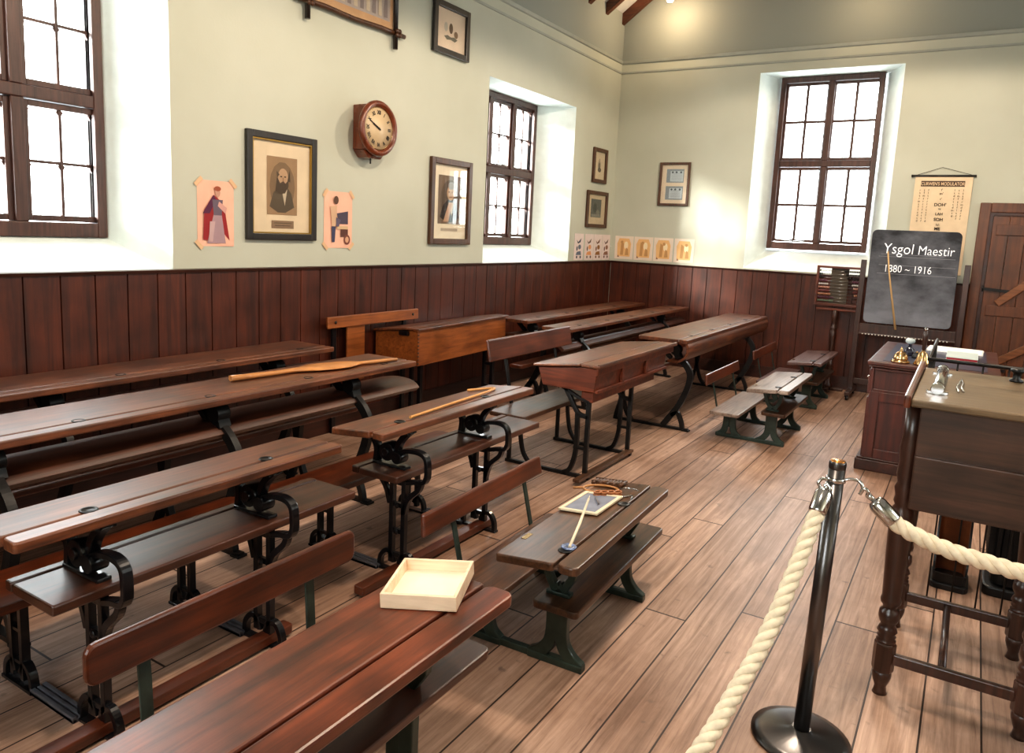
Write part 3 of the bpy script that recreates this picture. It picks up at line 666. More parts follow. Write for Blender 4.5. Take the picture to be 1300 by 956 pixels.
def tri_frame(b, xc, y, z0, z1, wcol, wfoot, th=.032):
    """column flaring to a foot pierced by a triangle"""
    h = min(.11, (z1-z0)*.5)
    y0, y1 = y-th/2, y+th/2
    b.strip(curve([(xc-wfoot, z0+.012), (xc-wfoot*.55, z0+.045), (xc-wcol*.32, z0+h), (xc-wcol*.3, z1)], 5), [.05]*16, 'y', y0, y1)
    b.strip(curve([(xc+wfoot, z0+.012), (xc+wfoot*.55, z0+.045), (xc+wcol*.32, z0+h), (xc+wcol*.3, z1)], 5), [.05]*16, 'y', y0, y1)
    b.box(xc-wcol*.45, xc+wcol*.45, y0+.006, y1-.006, z0+h*.8, z1)
    b.box(xc-wfoot-.012, xc+wfoot+.012, y0-.004, y1+.004, z0, z0+.028)
def child_desk(label, loc, rz=0, length=1.03, top=W_OLD, back=True, green=IRON_G, zb=.54, group=None, feet=(.2, .87)):
    t = thing('school_desk', label, 'school desk', loc, rz, group)
    slab(-.33, 0, 0, length, .476, .5, .032, .028, .085).build('desktop', top, t, bevel=.006)
    for y in (.13, .71): inkwell(t, -.105, y, .4988)
    b = B(); b.box(-.312, -.292, .17, .23, .476, .481); b.build('hasp_plate', BRASS, t)
    b = B(); b.prism(rrect(-.22, -.03, .10, length+.05, .02), 'z', .255, .285); b.build('front_seat', W_OLD if top is not W_DARK else W_DARK, t, bevel=.006)
    b = B(); b.prism(rrect(-.61, -.37, -.02, length-.02, .02), 'z', .222, .25); b.build('rear_seat', top, t, bevel=.006)
    for y in feet:
        b = B(); tri_frame(b, -.15, y, 0, .256, .07, .105)
        tri_frame(b, -.49, y, 0, .224, .09, .085)
        b.box(-.6, -.04, y-.014, y+.014, 0, .03)
        b.box(-.2, -.1, y-.02, y+.02, .284, .30)
        b.strip([(-.135, .30), (-.10, .36), (-.085, .455)], .03, 'y', y-.015, y+.015); b.strip([(-.165, .30), (-.2, .36), (-.225, .442)], .03, 'y', y-.015, y+.015)
        b.strip([(-.165, .33), (-.15, .31), (-.135, .33)], .02, 'y', y-.015, y+.015); b.box(-.25, -.07, y-.02, y+.02, .425, .438)
        b.build('iron_standard', green, t, bevel=.004)
    if back:
        b = B(); b.hexa([(-.668, 0, zb-.09), (-.648, 0, zb-.09), (-.648, length-.03, zb-.09), (-.668, length-.03, zb-.09), (-.682, .012, zb), (-.662, .012, zb), (-.662, length-.042, zb), (-.682, length-.042, zb)])
        b.build('backrest', W_RED, t, bevel=.008)
        for y in (feet[0]+.03, feet[1]-.03):
            b = B(); b.bar((-.615, y, .225), (-.684, y, zb-.03), .008, .03, up=(0, 1, 0)); b.build('backrest_post', green, t, bevel=.002)
    return t
u1 = child_desk("low child's double desk with a slate on it, nearest the rope post", (3.185, 2.22, 0), .035, 1.03)
child_desk("low child's double desk with bright reflection coloured into its pale top, second from the end wall", (3.10, 6.07, 0), 0., 1.04, W_PALE)
child_desk("low child's double desk with dull purple brown top, closest to the abacus", (3.06, 7.78, 0), 0., 1.06, W_PURP)
# foreground desk (same pattern, larger, reddish)
def fg_desk():
    t = thing('school_desk', 'large red brown double desk in the foreground carrying the open wooden box', 'school desk', (3.22, .42, 0), 0)
    LN = 1.33
    slab(-.36, 0, 0, LN, .60, .62, .035, .03, .10).build('desktop', W_TOPR, t, bevel=.007)
    inkwell(t, -.12, .3, .618)
    b = B(); b.prism(rrect(-.30, -.095, .08, LN+.04, .03), 'z', .37, .4); b.build('front_seat', W_DARK, t, bevel=.006)
    b = B(); b.prism(rrect(-.64, -.42, .0, LN-.02, .03), 'z', .315, .345); b.build('rear_seat', W_RED, t, bevel=.006)
    for y in (.28, 1.08):
        b = B(); tri_frame(b, -.2, y, 0, .37, .08, .12); tri_frame(b, -.54, y, 0, .315, .09, .09); b.box(-.63, -.08, y-.014, y+.014, 0, .03)
        b.strip([(-.17, .40), (-.13, .46), (-.11, .584)], .034, 'y', y-.015, y+.015); b.strip([(-.2, .40), (-.24, .46), (-.28, .57)], .034, 'y', y-.015, y+.015)
        b.build('iron_standard', IRON_G, t, bevel=.004)
    b = B(); b.prism(rrect(.43, 1.30, .565, .67, .028), 'x', -.615, -.595); b.build('backrest', W_RED, t, bevel=.007)
    for y in (.58, 1.12):
        b = B(); b.bar((-.60, y, .32), (-.62, y, .65), .008, .034, up=(0, 1, 0)); b.build('backrest_post', IRON_G, t, bevel=.002)
    return t
fg = fg_desk()

def iron_desk(label, loc, length, cols, rail, shy=.1):
    """double desk on black ornate pierced standards with arms over the front seat"""
    t = thing('school_desk', label, 'school desk', loc, 0)
    slab(-.315, 0, 0, length, .728, .752, .034, .015, .075).build('desktop', W_TOP, t, bevel=.006)
    for y in (cols[0]-.02, cols[1]-.0): inkwell(t, -.088, y, .7505)
    b = B(); b.prism(rrect(-.25, -.02, shy, shy+length, .008), 'z', .488, .522); b.prism(rrect(-.295, -.256, shy, shy+length, .006), 'z', .49, .524); b.box(-.27, -.24, shy+.01, shy+length-.01, .489, .512)
    b.build('front_seat', W_DARK, t, bevel=.006)
    b = B(); b.prism(rrect(-.68, -.40, -.1, length-.02, .04), 'z', .352, .385); b.build('rear_seat', W_RED, t, bevel=.006)
    for y in cols:
        b = B(); y0, y1 = y-.016, y+.016
        # pierced column
        y0, y1 = y-.013, y+.013
        for dx in (-.036, .036): b.strip([(-.10+dx, .05), (-.10+dx, .49)], .024, 'y', y0, y1)
        for z in (.08, .20, .33, .44): b.box(-.14, -.06, y0+.003, y1-.003, z, z+.022)
        for z in (.21, .34): b.lathe([(.001, 0), (.014, .002), (.014, .006), (.001, .01)], (-.10, y0, z), 10, d=(0, -1, 0))
        b.strip(curve([(-.065, .30), (-.04, .38), (.02, .44), (.035, .487)], 5), .024, 'y', y0, y1)
        b.strip(curve([(-.15, .34), (-.18, .42), (-.24, .487)], 5), .022, 'y', y0, y1)
        # arched feet
        b.strip(curve([(-.205, .004), (-.2, .06), (-.165, .10), (-.13, .09), (-.115, .05)], 5), .022, 'y', y0, y1)
        b.strip(curve([(.005, .004), (.0, .06), (-.03, .10), (-.07, .09), (-.085, .05)], 5), .022, 'y', y0, y1)
        b.box(-.22, .02, y0-.004, y1+.004, 0, .012)
        b.build('iron_standard', IRON, t, bevel=.003)
        b = B()
        # bracket over the seat: scrolls, roller and hooked arm
        b.box(-.25, -.05, y0-.01, y1+.01, .523, .536)
        b.cyl((-.16, y-.03, .595), (-.16, y+.03, .595), .044, n=20); b.cyl((-.16, y-.04, .595), (-.16, y+.04, .595), .02, n=12)
        b.cyl((-.10, y-.03, .575), (-.10, y+.03, .575), .03, n=16)
        b.strip(curve([(-.24, .53), (-.235, .60), (-.27, .66), (-.29, .685)], 5), .026, 'y', y0-.006, y1+.006)
        b.strip(curve([(-.13, .56), (-.1, .64), (-.07, .68), (-.03, .714)], 5), .026, 'y', y0-.006, y1+.006)
        b.strip([(-.28, .668), (-.16, .69), (-.03, .708)], .02, 'y', y0-.02, y1+.02)
        b.strip(curve([(-.12, .585), (-.06, .612), (.02, .618), (.06, .595), (.068, .54), (.066, .50)], 6), .02, 'y', y0-.004, y1+.004)
        b.strip(curve([(.066, .51), (.05, .482), (.0, .474), (-.05, .46)], 5), .02, 'y', y0-.004, y1+.004)
        b.build('bracket_arm', IRON, t, bevel=.003)
        b = B(); yr = y-.02
        for dx in (-.034, .034): b.strip([(-.56+dx, .03), (-.56+dx, .355)], .022, 'y', yr-.014, yr+.014)
        for z in (.08, .2): b.box(-.6, -.52, yr-.01, yr+.01, z, z+.014)
        b.strip(curve([(-.65, .004), (-.64, .06), (-.6, .09), (-.575, .05)], 5), .02, 'y', yr-.014, yr+.014)
        b.strip(curve([(-.47, .004), (-.48, .06), (-.515, .09), (-.545, .05)], 5), .02, 'y', yr-.014, yr+.014)
        b.box(-.66, -.46, yr-.02, yr+.02, 0, .012)
        b.build('seat_support', IRON, t, bevel=.003)
        b = B()
        for dy in (-.02, 0, .02): b.box(-.47, -.2, y-.008+dy-.008, y-.008+dy+.006, 0, .022)
        b.box(-.47, -.2, y-.036, y+.02, 0, .014)
        b.build('base_bar', plain('worn bright iron', (120, 122, 130), .32, .5, .2, 20), t, bevel=.002)
    b = B(); b.prism(rrect(-.105, -.045, rail[0], rail[1], .012), 'z', .013, .05); b.build('foot_rail', W_RED, t, bevel=.004)
    return t
r3 = iron_desk('double desk on black iron standards nearest the viewer at left, groove beside its inkwells', (2.12, .94, 0), 1.24, (.27, .92), (-.05, 1.02))
r3b = iron_desk('double desk on black iron standards with the bent cane lying on it', (2.14, 2.40, 0), 1.31, (.235, .93), (-.06, 1.02), .12)

def long_desk(label, loc, length, frames, W=.43, top=W_TOP, seat=(0., None), shelf=W_DARK, seatw=True, sidx=(-.72, -.46), tip=False, bx=-.66):
    """tall long desk on S-curved iron standards with a rolled front board"""
    t = thing('long_school_desk', label, 'school desk', loc, 0)
    slab(-W, 0, 0, length, .8025, .803, .034, .012, .075).build('desktop', top, t, bevel=.006)
    y = .35
    while y < length-.2: inkwell(t, -.088, y, .8015); y += .62
    b = B()
    if tip: prof = curve([(-.10, .605), (-.045, .625), (-.005, .675), (.0, .73), (-.015, .766)], 6); b.strip(prof, .02, 'y', .03, length+.02); b.box(-.16, -.07, .0, length+.06, .598, .618); shelf = W_TOP
    else: ks = min(1, W/.41); prof = curve([(-.36*ks, .625), (-.26*ks, .643), (-.16*ks, .643), (-.10, .628), (-.065, .60)], 6); b.strip(prof, .03, 'y', .0, length+.1)
    b.build('curved_front_seat', shelf, t)
    if seatw:
        b = B(); b.prism(rrect(sidx[0], sidx[1], seat[0], seat[1] or length-.05, .02), 'z', .405, .44); b.build('rear_seat', W_RED, t, bevel=.008)
    for y in frames:
        b = B(); y0, y1 = y-.018, y+.018
        b.strip(curve([(-.09, .63), (-.02, .57), (.02, .49), (.0, .36), (-.07, .2), (-.15, .08), (-.19, .02)], 6), [.05]*37, 'y', y0, y1)
        b.strip(curve([(-.12, .12), (-.07, .15), (-.03, .08), (-.015, .02)], 5), .034, 'y', y0, y1)
        b.strip([(-.09, .63), (-.12, .70), (-.16, .765)], .05, 'y', y0-.015, y1+.015); b.strip([(-.16, .62), (-.25, .70), (-.3, .75)], .03, 'y', y0, y1)
        b.box(-.2, -.08, y0-.012, y1+.012, .585, .60)
        b.cyl((-.12, y-.035, .70), (-.12, y+.035, .70), .045, n=16)
        b.box(bx, .04, y0, y1, 0, .022); b.box(-.01, .05, y0-.01, y1+.01, 0, .012)
        if seatw:
            c_ = (sidx[0]+sidx[1])/2; h_ = min(.09, c_-.018-bx)
            b.strip(curve([(c_-h_, .02), (c_-.04, .08), (c_-.01, .2), (c_+.02, .405)], 5), .034, 'y', y0, y1); b.strip(curve([(c_+.1, .02), (c_+.05, .08), (c_+.01, .2), (c_-.03, .405)], 5), .03, 'y', y0, y1)
        b.build('iron_standard', IRON_D, t, bevel=.004)
    return t
long_desk('long dark desk against the side wainscot at left, furthest from the viewer', (.55, -.6, 0), 4.3, (.9, 2.5, 3.9), .41, seatw=False, bx=-.50)
long_desk('long desk with the wooden beater lying on it, at left', (1.29, -.6, 0), 4.28, (.6, 1.9, 2.9, 3.82), .41, seat=(0, 4.25), sidx=(-.68, -.46))
long_desk('long desk in the far corner against the side wainscot, behind another', (.64, 6.17, 0), 3.0, (.3, 2.5), .34, seatw=False, bx=-.33)
long_desk('long desk second from the side wall at the far end, running to the end wainscot', (1.225, 5.93, 0), 3.24, (.4, 2.6), .3, seat=(-.15, 3.1), sidx=(-.54, -.40), bx=-.54)
F = long_desk('long desk on S-curved iron legs with pale front edge, near the end wall', (2.24, 6.10, 0), 2.85, (.10, 2.22), .44, seat=(.1, 2.75), tip=True)

# locker desk with panelled front
def locker():
    t = thing('locker_desk', 'brown lidded locker desk with panelled front in the middle of the room', 'school desk', (0, 0, 0))
    b = B(); Y0, Y1 = 4.42, 5.72
    b.hexa([(1.80, Y0, .615), (2.19, Y0, .615), (2.19, Y1, .615), (1.80, Y1, .615), (1.755, Y0, .745), (2.205, Y0, .785), (2.205, Y1, .785), (1.755, Y1, .745)]); b.build('locker_body', W_REDX, t, bevel=.005)
    b = B(); b.hexa([(1.735, Y0-.03, .742), (2.09, Y0-.03, .785), (2.09, Y1+.16, .785), (1.735, Y1+.16, .742), (1.735, Y0-.03, .76), (2.09, Y0-.03, .803), (2.09, Y1+.16, .803), (1.735, Y1+.16, .76)])
    b.box(2.096, 2.235, Y0-.03, Y1+.16, .783, .803); b.box(2.215, 2.235, Y0-.03, Y1+.16, .803, .812); b.build('desk_lid', W_TOP, t, bevel=.005)
    b = B(); x = 2.205
    b.box(x-.01, x+.012, Y0, Y1, .612, .632); b.box(x-.005, x+.014, Y0-.02, Y1+.12, .735, .784)
    for yy in (Y0+.42, Y0+.86): b.box(x-.01, x+.010, yy-.02, yy+.02, .63, .736)
    b.build('front_panel', W_REDX, t, bevel=.003)
    b = B(); b.box(2.08, 2.165, Y0+.04, Y1-.14, .535, .614); b.build('under_rail', W_REDX, t, bevel=.004)
    b = B(); b.prism(rrect(1.53, 1.82, 4.16, 5.45, .03), 'z', .405, .435); b.build('bench_seat', W_OLD, t, bevel=.006)
    for y in (4.47, 5.2):
        b = B(); y0, y1 = y-.014, y+.014
        b.strip([(2.135, .54), (2.135, .02)], .03, 'y', y0, y1)
        b.strip(curve([(2.055, .45), (2.06, .25), (2.05, .14), (2.02, .05), (1.97, .015)], 5), .03, 'y', y0, y1)
        b.strip(curve([(1.95, .62), (2.0, .54), (2.06, .45), (2.14, .43)], 5), .028, 'y', y0, y1)
        for z in (.2, .42): b.box(2.04, 2.13, y0+.003, y1-.003, z, z+.02)
        b.strip([(1.93, .615), (2.05, .56), (2.14, .535)], .02, 'y', y0, y1)
        b.box(1.5, 2.17, y0, y1, 0, .024)
        b.strip([(1.52, .02), (1.555, .2), (1.555, .41)] if False else [(1.525, .02), (1.525, .41)], .024, 'y', y0, y1)
        b.strip(curve([(1.60, .41), (1.61, .25), (1.64, .1), (1.70, .02)], 5), .024, 'y', y0, y1)
        b.build('iron_standard', IRON_D, t, bevel=.003)
    b = B(); b.box(2.13, 2.18, 4.3, 5.22, .025, .045); b.build('foot_rail', W_OLD, t, bevel=.003)
    b = B(); b.hexa([(1.465, 4.24, .75), (1.485, 4.24, .75), (1.485, 5.46, .75), (1.465, 5.46, .75), (1.435, 4.24, .90), (1.455, 4.24, .90), (1.455, 5.46, .90), (1.435, 5.46, .90)]); b.build('backrest', W_RED, t, bevel=.008)
    for y in (4.47, 5.2):
        b = B(); b.bar((1.53, y, .41), (1.437, y, .86), .01, .035, up=(0, 1, 0)); b.build('backrest_post', IRON_D, t, bevel=.002)
    return t
locker()
def yellow():
    t = thing('locker_desk', 'honey coloured pine locker desk with dark lid by the side wall', 'school desk', (0, 0, 0))
    b = B(); Y0, Y1 = 4.66, 6.12; XN, XF = .515, .425
    b.hexa([(.06, Y0, .535), (XN, Y0, .535), (XF, Y1, .535), (.06, Y1, .535), (.06, Y0, .775), (XN-.01, Y0, .825), (XF-.01, Y1, .825), (.06, Y1, .775)]); b.build('locker_body', W_YEL, t, bevel=.004)
    b = B(); g = .02
    b.hexa([(.05, Y0-g, .778), (XN-.105, Y0-g, .822), (XF-.105, Y1+g, .822), (.05, Y1+g, .778), (.05, Y0-g, .796), (XN-.105, Y0-g, .84), (XF-.105, Y1+g, .84), (.05, Y1+g, .796)])
    b.hexa([(XN-.10, Y0-g, .822), (XN+.015, Y0-g, .822), (XF+.015, Y1+g, .822), (XF-.10, Y1+g, .822), (XN-.10, Y0-g, .84), (XN+.015, Y0-g, .84), (XF+.015, Y1+g, .84), (XF-.10, Y1+g, .84)])
    b.build('desk_lid', W_TOP, t, bevel=.004)
    b = B(); b.box(.33, .42, Y0-.03, Y0-.001, .775, .812); b.build('hinge', IRON, t, bevel=.004)
    b = B()
    for i in range(9): b.box(XN-.008, XN-.0005, Y0-.003, Y0+.012, .55+i*.029, .563+i*.029)
    b.build('dovetail_joint', W_DARK, t)
    for y in (4.76, 5.95):
        b = B(); y0, y1 = y-.016, y+.016; x = .07 if y > 5.5 else .0
        b.strip([(.46-x, .535), (.46-x, .02)], .035, 'y', y0, y1); b.strip([(.37-x, .535), (.37-x, .02)], .03, 'y', y0, y1)
        for z in (.14, .36): b.box(.36-x, .46-x, y0+.003, y1-.003, z, z+.03)
        b.box(.06, .50-x, y0, y1, 0, .024); b.build('iron_standard', IRON, t, bevel=.003)
    b = B(); b.hexa([(.09, 4.07, .845), (.11, 4.07, .845), (.11, 5.16, .845), (.09, 5.16, .845), (.085, 4.07, .935), (.105, 4.07, .935), (.105, 5.16, .935), (.085, 5.16, .935)]); br = b.build('backrest', W_YEL, t, bevel=.006)
    for y in (4.15, 5.08):
        b = B(); b.lathe([(.001, 0), (.012, .001), (.012, .005), (.001, .007)], (.108, y, .89), 10, d=(1, 0, 0)); b.build('bolt', IRON, br)
    b = B(); b.box(.07, .088, 4.3, 4.5, .40, .86); b.build('back_upright', W_YEL, t, bevel=.004)
    b = B(); b.box(.045, .07, 4.16, 4.2, 0, .86); b.box(.045, .07, 5.0, 5.04, 0, .86); b.build('backrest_post', IRON, t, bevel=.003)
    return t
yellow()

# teacher's pedestal desk
t = thing('pedestal_desk', "teacher's dark red panelled desk with papers and brass bells on top", 'desk', (3.64, 6.0, 0)); TD = t
DX, DY, DZ = .83, 1.42, .83
b = B(); b.prism(rrect(0, DX, 0, DY, .01), 'z', DZ-.03, DZ); b.prism(rrect(.012, DX-.012, .012, DY-.012, .01), 'z', DZ-.045, DZ-.03); b.build('desktop', W_REDZ, t, bevel=.008)
b = B(); b.box(.09, DX-.08, .1, DY-.1, DZ+.0005, DZ+.002); b.build('writing_skin', plain('dark blue leather skin', (64, 66, 84), .28), t)
b = B(); b.box(.03, DX-.03, .05, DY-.05, .10, DZ-.046); b.build('carcass', W_REDZ, t, bevel=.004)
b = B(); b.box(-.015, DX+.015, .02, DY-.02, 0, .085); b.box(-.005, DX+.005, .032, DY-.032, .085, .10); b.build('plinth', W_TRIM, t, bevel=.006)
def panelset(u0, u1, z0, z1, mat, P, name, kk=.05):
    b = B()
    for (a, c, e, g) in ((u0, u0+kk, z0, z1), (u1-kk, u1, z0, z1), (u0+kk, u1-kk, z0, z0+kk), (u0+kk, u1-kk, z1-kk, z1)):
        b.hexa([P(a, 0, e), P(c, 0, e), P(c, .014, e), P(a, .014, e), P(a, 0, g), P(c, 0, g), P(c, .014, g), P(a, .014, g)])
    b.build(name, mat, t, bevel=.003)
panelset(.03, DX-.03, .1, .60, W_REDZ, lambda u, d_, z: (u, .05-d_, z), 'end_panel', .07)
panelset(.03, DX-.03, .60, DZ-.05, W_REDZ, lambda u, d_, z: (u, .05-d_, z), 'drawer_panel', .02)
for ya, yb in ((.06, .48), (.94, 1.36)):
    panelset(ya, yb, .1, .55, W_REDZ, lambda u, d_, z: (.03-d_, u, z), 'side_panel', .05)
    b = B(); b.box(.012, .03, ya+.01, yb-.01, .58, .76); dr = b.build('drawer', W_REDZ, t, bevel=.004)
    b = B(); b.lathe([(.006, 0), (.006, .012), (.014, .018), (.012, .026), (.001, .03)], (.012, (ya+yb)/2, .67), 12, d=(-1, 0, 0)); b.build('knob', CHROME, dr)
zt = DZ+.0025
# items on the desk
t = thing('desk_bell', "squat brass bell with a pointed top at the front of the teacher's desk", 'bell', (3.845, 6.10, DZ+.001))
b = B(); b.lathe([(.001, 0), (.062, 0), (.064, .01), (.052, .018), (.05, .02)], n=24); b.build('base', BRASS, t)
b = B(); b.lathe([(.05, .018), (.05, .03), (.044, .055), (.026, .075), (.012, .082), (.008, .10), (.001, .115)], n=24); b.build('dome', BRASS, t)
t = thing('hand_bell', "tall brass hand bell with dark wooden handle on the teacher's desk", 'bell', (3.985, 6.09, DZ+.001))
b = B(); b.lathe([(.001, .004), (.05, .004), (.056, .0), (.058, .006), (.046, .03), (.036, .06), (.03, .085), (.014, .098), (.01, .11)], n=24); b.build('bell', BRASS, t)
b = B(); b.lathe([(.009, .105), (.014, .12), (.012, .14), (.018, .18), (.018, .22), (.012, .245), (.009, .25)], n=16); b.build('handle', W_LEG, t)
b = B(); b.lathe([(.010, .248), (.014, .255), (.01, .27), (.001, .275)], n=14); b.build('finial', CHROME, t)
t = thing('ink_bottle', "small dark ink bottle with grey stopper behind the brass bell", 'bottle', (3.87, 6.55, zt))
b = B(); b.lathe([(.001, 0), (.032, 0), (.034, .01), (.034, .05), (.014, .065), (.013, .09)], n=20); b.build('bottle', plain('dark glass', (30, 28, 40), .08), t)
b = B(); b.lathe([(.013, .088), (.03, .1), (.036, .115), (.03, .13), (.001, .138)], n=18); b.build('stopper', plain('pale grey glass', (170, 178, 176), .15), t)
t = thing('inkwell_pot', 'little black inkwell between the two brass bells', 'inkwell', (3.93, 6.42, zt))
b = B(); b.lathe([(.001, 0), (.034, 0), (.03, .025), (.02, .034), (.022, .04), (.001, .04)], n=18); b.build('pot', BLACKM, t); b = B(); b.lathe([(.008, .04), (.012, .048), (.001, .056)], n=12); b.build('lid_knob', BRASS, t)
b = B(); b.box(0, .40, 0, .30, 0, .012); b.box(.005, .395, .005, .29, .012, .016)
o = tag(b.build('paper_pad', PAPER, bevel=.002), 'long white paper sheets along the back of the teacher\'s desk', 'paper'); o.location = (3.965, 7.02, zt); o.rotation_euler = (0, 0, -.03)
t = thing('book', 'thin book with red edges and pale cover on the teacher\'s desk', 'book', (4.12, 6.50, zt), .0)
b = B(); b.box(0, .21, 0, .40, 0, .004); b.box(0, .21, 0, .40, .026, .030); b.build('cover', plain('pale grey green cover', (190, 200, 196), .5), t, bevel=.001)
b = B(); b.box(.004, .206, .004, .396, .004, .026); b.build('page_block', plain('red page edges', (150, 40, 50), .6), t)

# ------------------------------------------------------------------ easel and blackboard
t = thing('easel', 'dark wooden easel on castors holding the blackboard', 'easel', (0, 0, 0))
b = B()
EY = 8.94
b.box(3.172, 3.226, EY-.02, EY+.02, .09, 1.52); b.build('easel_post', W_LEG, t, bevel=.004)
b = B(); b.box(4.14, 4.195, EY-.02, EY+.02, .09, 1.52); b.build('easel_post', W_LEG, t, bevel=.004)
b = B(); b.box(3.225, 4.14, EY-.015, EY+.015, .72, .83); b.box(3.225, 4.14, EY-.07, EY+.01, .715, .73); b.build('easel_ledge', W_LEG, t, bevel=.004)
b = B()
for i in range(26): b.lathe([(.001, 0), (.008, .001), (.007, .008), (.001, .01)], (3.27+i*.032, EY-.07, .724), 8, d=(0, -1, 0))
b.build('ledge_studs', plain('white studs', (235, 232, 226), .4), t)
b = B(); b.box(3.225, 4.14, EY-.012, EY+.012, .16, .22); b.build('easel_rail', W_LEG, t, bevel=.004)
for x in (3.205, 4.16):
    b = B(); b.box(x-.025, x+.025, 8.68, 9.22, .055, .095); b.build('easel_foot', W_LEG, t, bevel=.006)
    for y in (8.71, 9.19):
        b = B(); b.cyl((x-.012, y, .026), (x+.012, y, .026), .026, n=16); b.box(x-.02, x+.02, y-.012, y+.012, .035, .056); b.build('castor', IRON, t)
t = thing('blackboard', 'blackboard on the easel with chalk writing Ysgol Maestir and 1880 ~ 1916', 'blackboard', (0, 0, 0))
b = B(); b.prism(rrect(3.255, 4.085, .85, 1.845, .05), 'y', EY-.05, EY-.026); b.build('board', BOARD, t, bevel=.004)
CH = emis('glowing white chalk', lin((238, 238, 240)), .4); CHF = plain('faint chalk line', (150, 152, 160), .9)  # chalk strokes given a slight glow so they read brighter
ty = EY-.0515
text_mesh('Ysgol', .155, CH, (3.375, ty, 1.60), (PI/2, .0, 0), t, 'lettering', offset=-.0009, extrude=.0006, sx=.86, shear=.05)
text_mesh('Maestir', .135, CH, (3.70, ty, 1.60), (PI/2, .0, 0), t, 'lettering', offset=-.0009, extrude=.0006, sx=.82, shear=.05)
text_mesh('1880 ~ 1916', .11, CH, (3.40, ty, 1.405), (PI/2, 0, 0), t, 'lettering', offset=-.0006, extrude=.0006, sx=.8)
b = B()
for z, a, c in ((1.565, 3.34, 4.05), (1.59, 3.36, 3.95), (1.475, 3.35, 4.06), (1.385, 3.34, 4.07)): b.box(a, c, ty+.0006, ty+.0012, z, z+.0035)
b.build('ruled_line', CHF, t)
b = B(); b.tube([(3.425, EY-.062, 1.62), (3.46, EY-.075, 1.4), (3.585, EY-.085, .80)], [.007, .008, .011], 8)
tag(b.build('pointer_stick', plain('pale pointer', (214, 178, 128), .5)), 'pale wooden pointer stick leaning across the blackboard', 'pointer')

# abacus on stand
t = thing('abacus', 'tall bead abacus in a brown frame on a turned stand beside the easel', 'abacus', (2.93, 9.19, 0))
X0, X1, Z0, Z1 = -.24, .24, .975, 1.425
b = B(); b.box(X0, X0+.028, -.02, .02, Z0, Z1); b.box(X1-.028, X1, -.02, .02, Z0, Z1); b.box(X0, X1, -.022, .022, Z1-.026, Z1); b.box(X0, X1, -.022, .022, Z0-.004, Z0+.024); b.box(X0+.03, X1-.02, -.02, .02, Z0-.055, Z0-.03)
b.build('abacus_frame', W_REDX, t, bevel=.004)
b = B(); b.box(-.085, .10, .004, .012, Z0+.02, Z1-.02); b.build('centre_board', plain('dark olive board', (76, 66, 54), .6), t)
b = B()
for i in range(10): b.cyl((X0+.02, -.006, Z1-.055-i*.038), (X1-.02, -.006, Z1-.055-i*.038), .0022, n=6)
b.build('wire', CHROME, t)
cnt = [(1, 9), (2, 8), (3, 7), (5, 4), (6, 4), (7, 3), (7, 3), (8, 2), (10, 0), (10, 0)]
bead_m = [BLACKM, BLACKM, BLACKM, plain('purple bead', (110, 60, 80), .35), plain('pale bead', (200, 196, 190), .35), plain('pink bead', (200, 150, 130), .35), plain('dark red bead', (120, 60, 60), .35), plain('tan bead', (190, 140, 110), .35), plain('dark plum bead', (90, 50, 70), .35), plain('green grey bead', (110, 130, 110), .35)]
bead = None
for i, (a, c) in enumerate(cnt):
    z = Z1-.055-i*.038; proto_ = None
    xs = [X0+.038+k*.0175 for k in range(a)]+[X1-.038-k*.0175 for k in range(c)]
    for x in xs:
        if proto_ is None:
            b = B(); b.lathe([(.003, -.0075), (.011, -.004), (.0125, 0), (.011, .004), (.003, .0075)], n=10, d=(1, 0, 0)); proto_ = b.build('bead', bead_m[i], t, loc=(x, -.006, z))
        else:
            o = proto_.copy(); COL.objects.link(o); o.location = (x, -.006, z)
b = B(); b.lathe([(0.045, .02), (0.051, .06), (0.030, .09), (0.027, .2), (0.039, .24), (0.033, .27), (0.042, .29), (0.030, .31), (0.026, .45), (0.033, .62), (0.036, .68), (0.024, .70), (0.039, .72), (0.024, .74), (0.021, .78), (0.039, .84), (0.030, .90), (0.024, .93)], n=18); b.build('stand_pole', W_LEG, t)
b = B(); b.box(-.17, .17, -.025, .025, 0, .035); b.box(-.025, .025, -.17, .14, 0, .035); b.build('stand_foot', W_LEG, t, bevel=.008)

# ------------------------------------------------------------------ lectern at right
t = thing('high_desk', 'tall dark sloping desk on turned legs behind the rope at right', 'lectern', (4.10, 2.87, 0)); LC = t
LX = .62; LY = .80
b = B()
b.hexa([(0.0, 0, 1.115), (LX, 0, 1.115), (LX, LY, 1.122), (0, LY, 1.122), (0, 0, 1.142), (LX, 0, 1.142), (LX, LY, 1.149), (0, LY, 1.149)]); b.build('sloping_top', W_LECT, t, bevel=.006)
b = B(); b.hexa([(-.022, -.01, 1.11), (.0, -.01, 1.11), (0, LY, 1.13), (-.022, LY, 1.13), (-.022, -.01, 1.155), (-.0, -.01, 1.155), (0, LY, 1.175), (-.022, LY, 1.175)]); b.build('side_ledge', W_RED, t, bevel=.006)
b = B(); b.box(.03, LX-.025, .045, .065, .93, 1.114); b.box(.05, LX-.05, .05, .06, .75, .95) ; b.build('front_board', W_LEC, t, bevel=.004)
b = B(); b.box(.03, LX-.02, .03, .052, .745, .94); b.build('lower_front_board', W_LEC, t, bevel=.005)
b = B(); b.box(.055, .07, .065, LY-.04, .75, 1.114); b.box(LX-.045, LX-.025, .065, LY-.04, .75, 1.114); b.build('side_board', W_LEC, t, bevel=.004)
b = B(); b.box(.045, LX-.045, LY-.06, LY-.04, .75, 1.13); b.build('back_board', W_LEC, t, bevel=.004)
prof = [(.026, 0), (.022, .012), (.02, .03), (.028, .05), (.033, .07), (.033, .085), (.027, .095)]
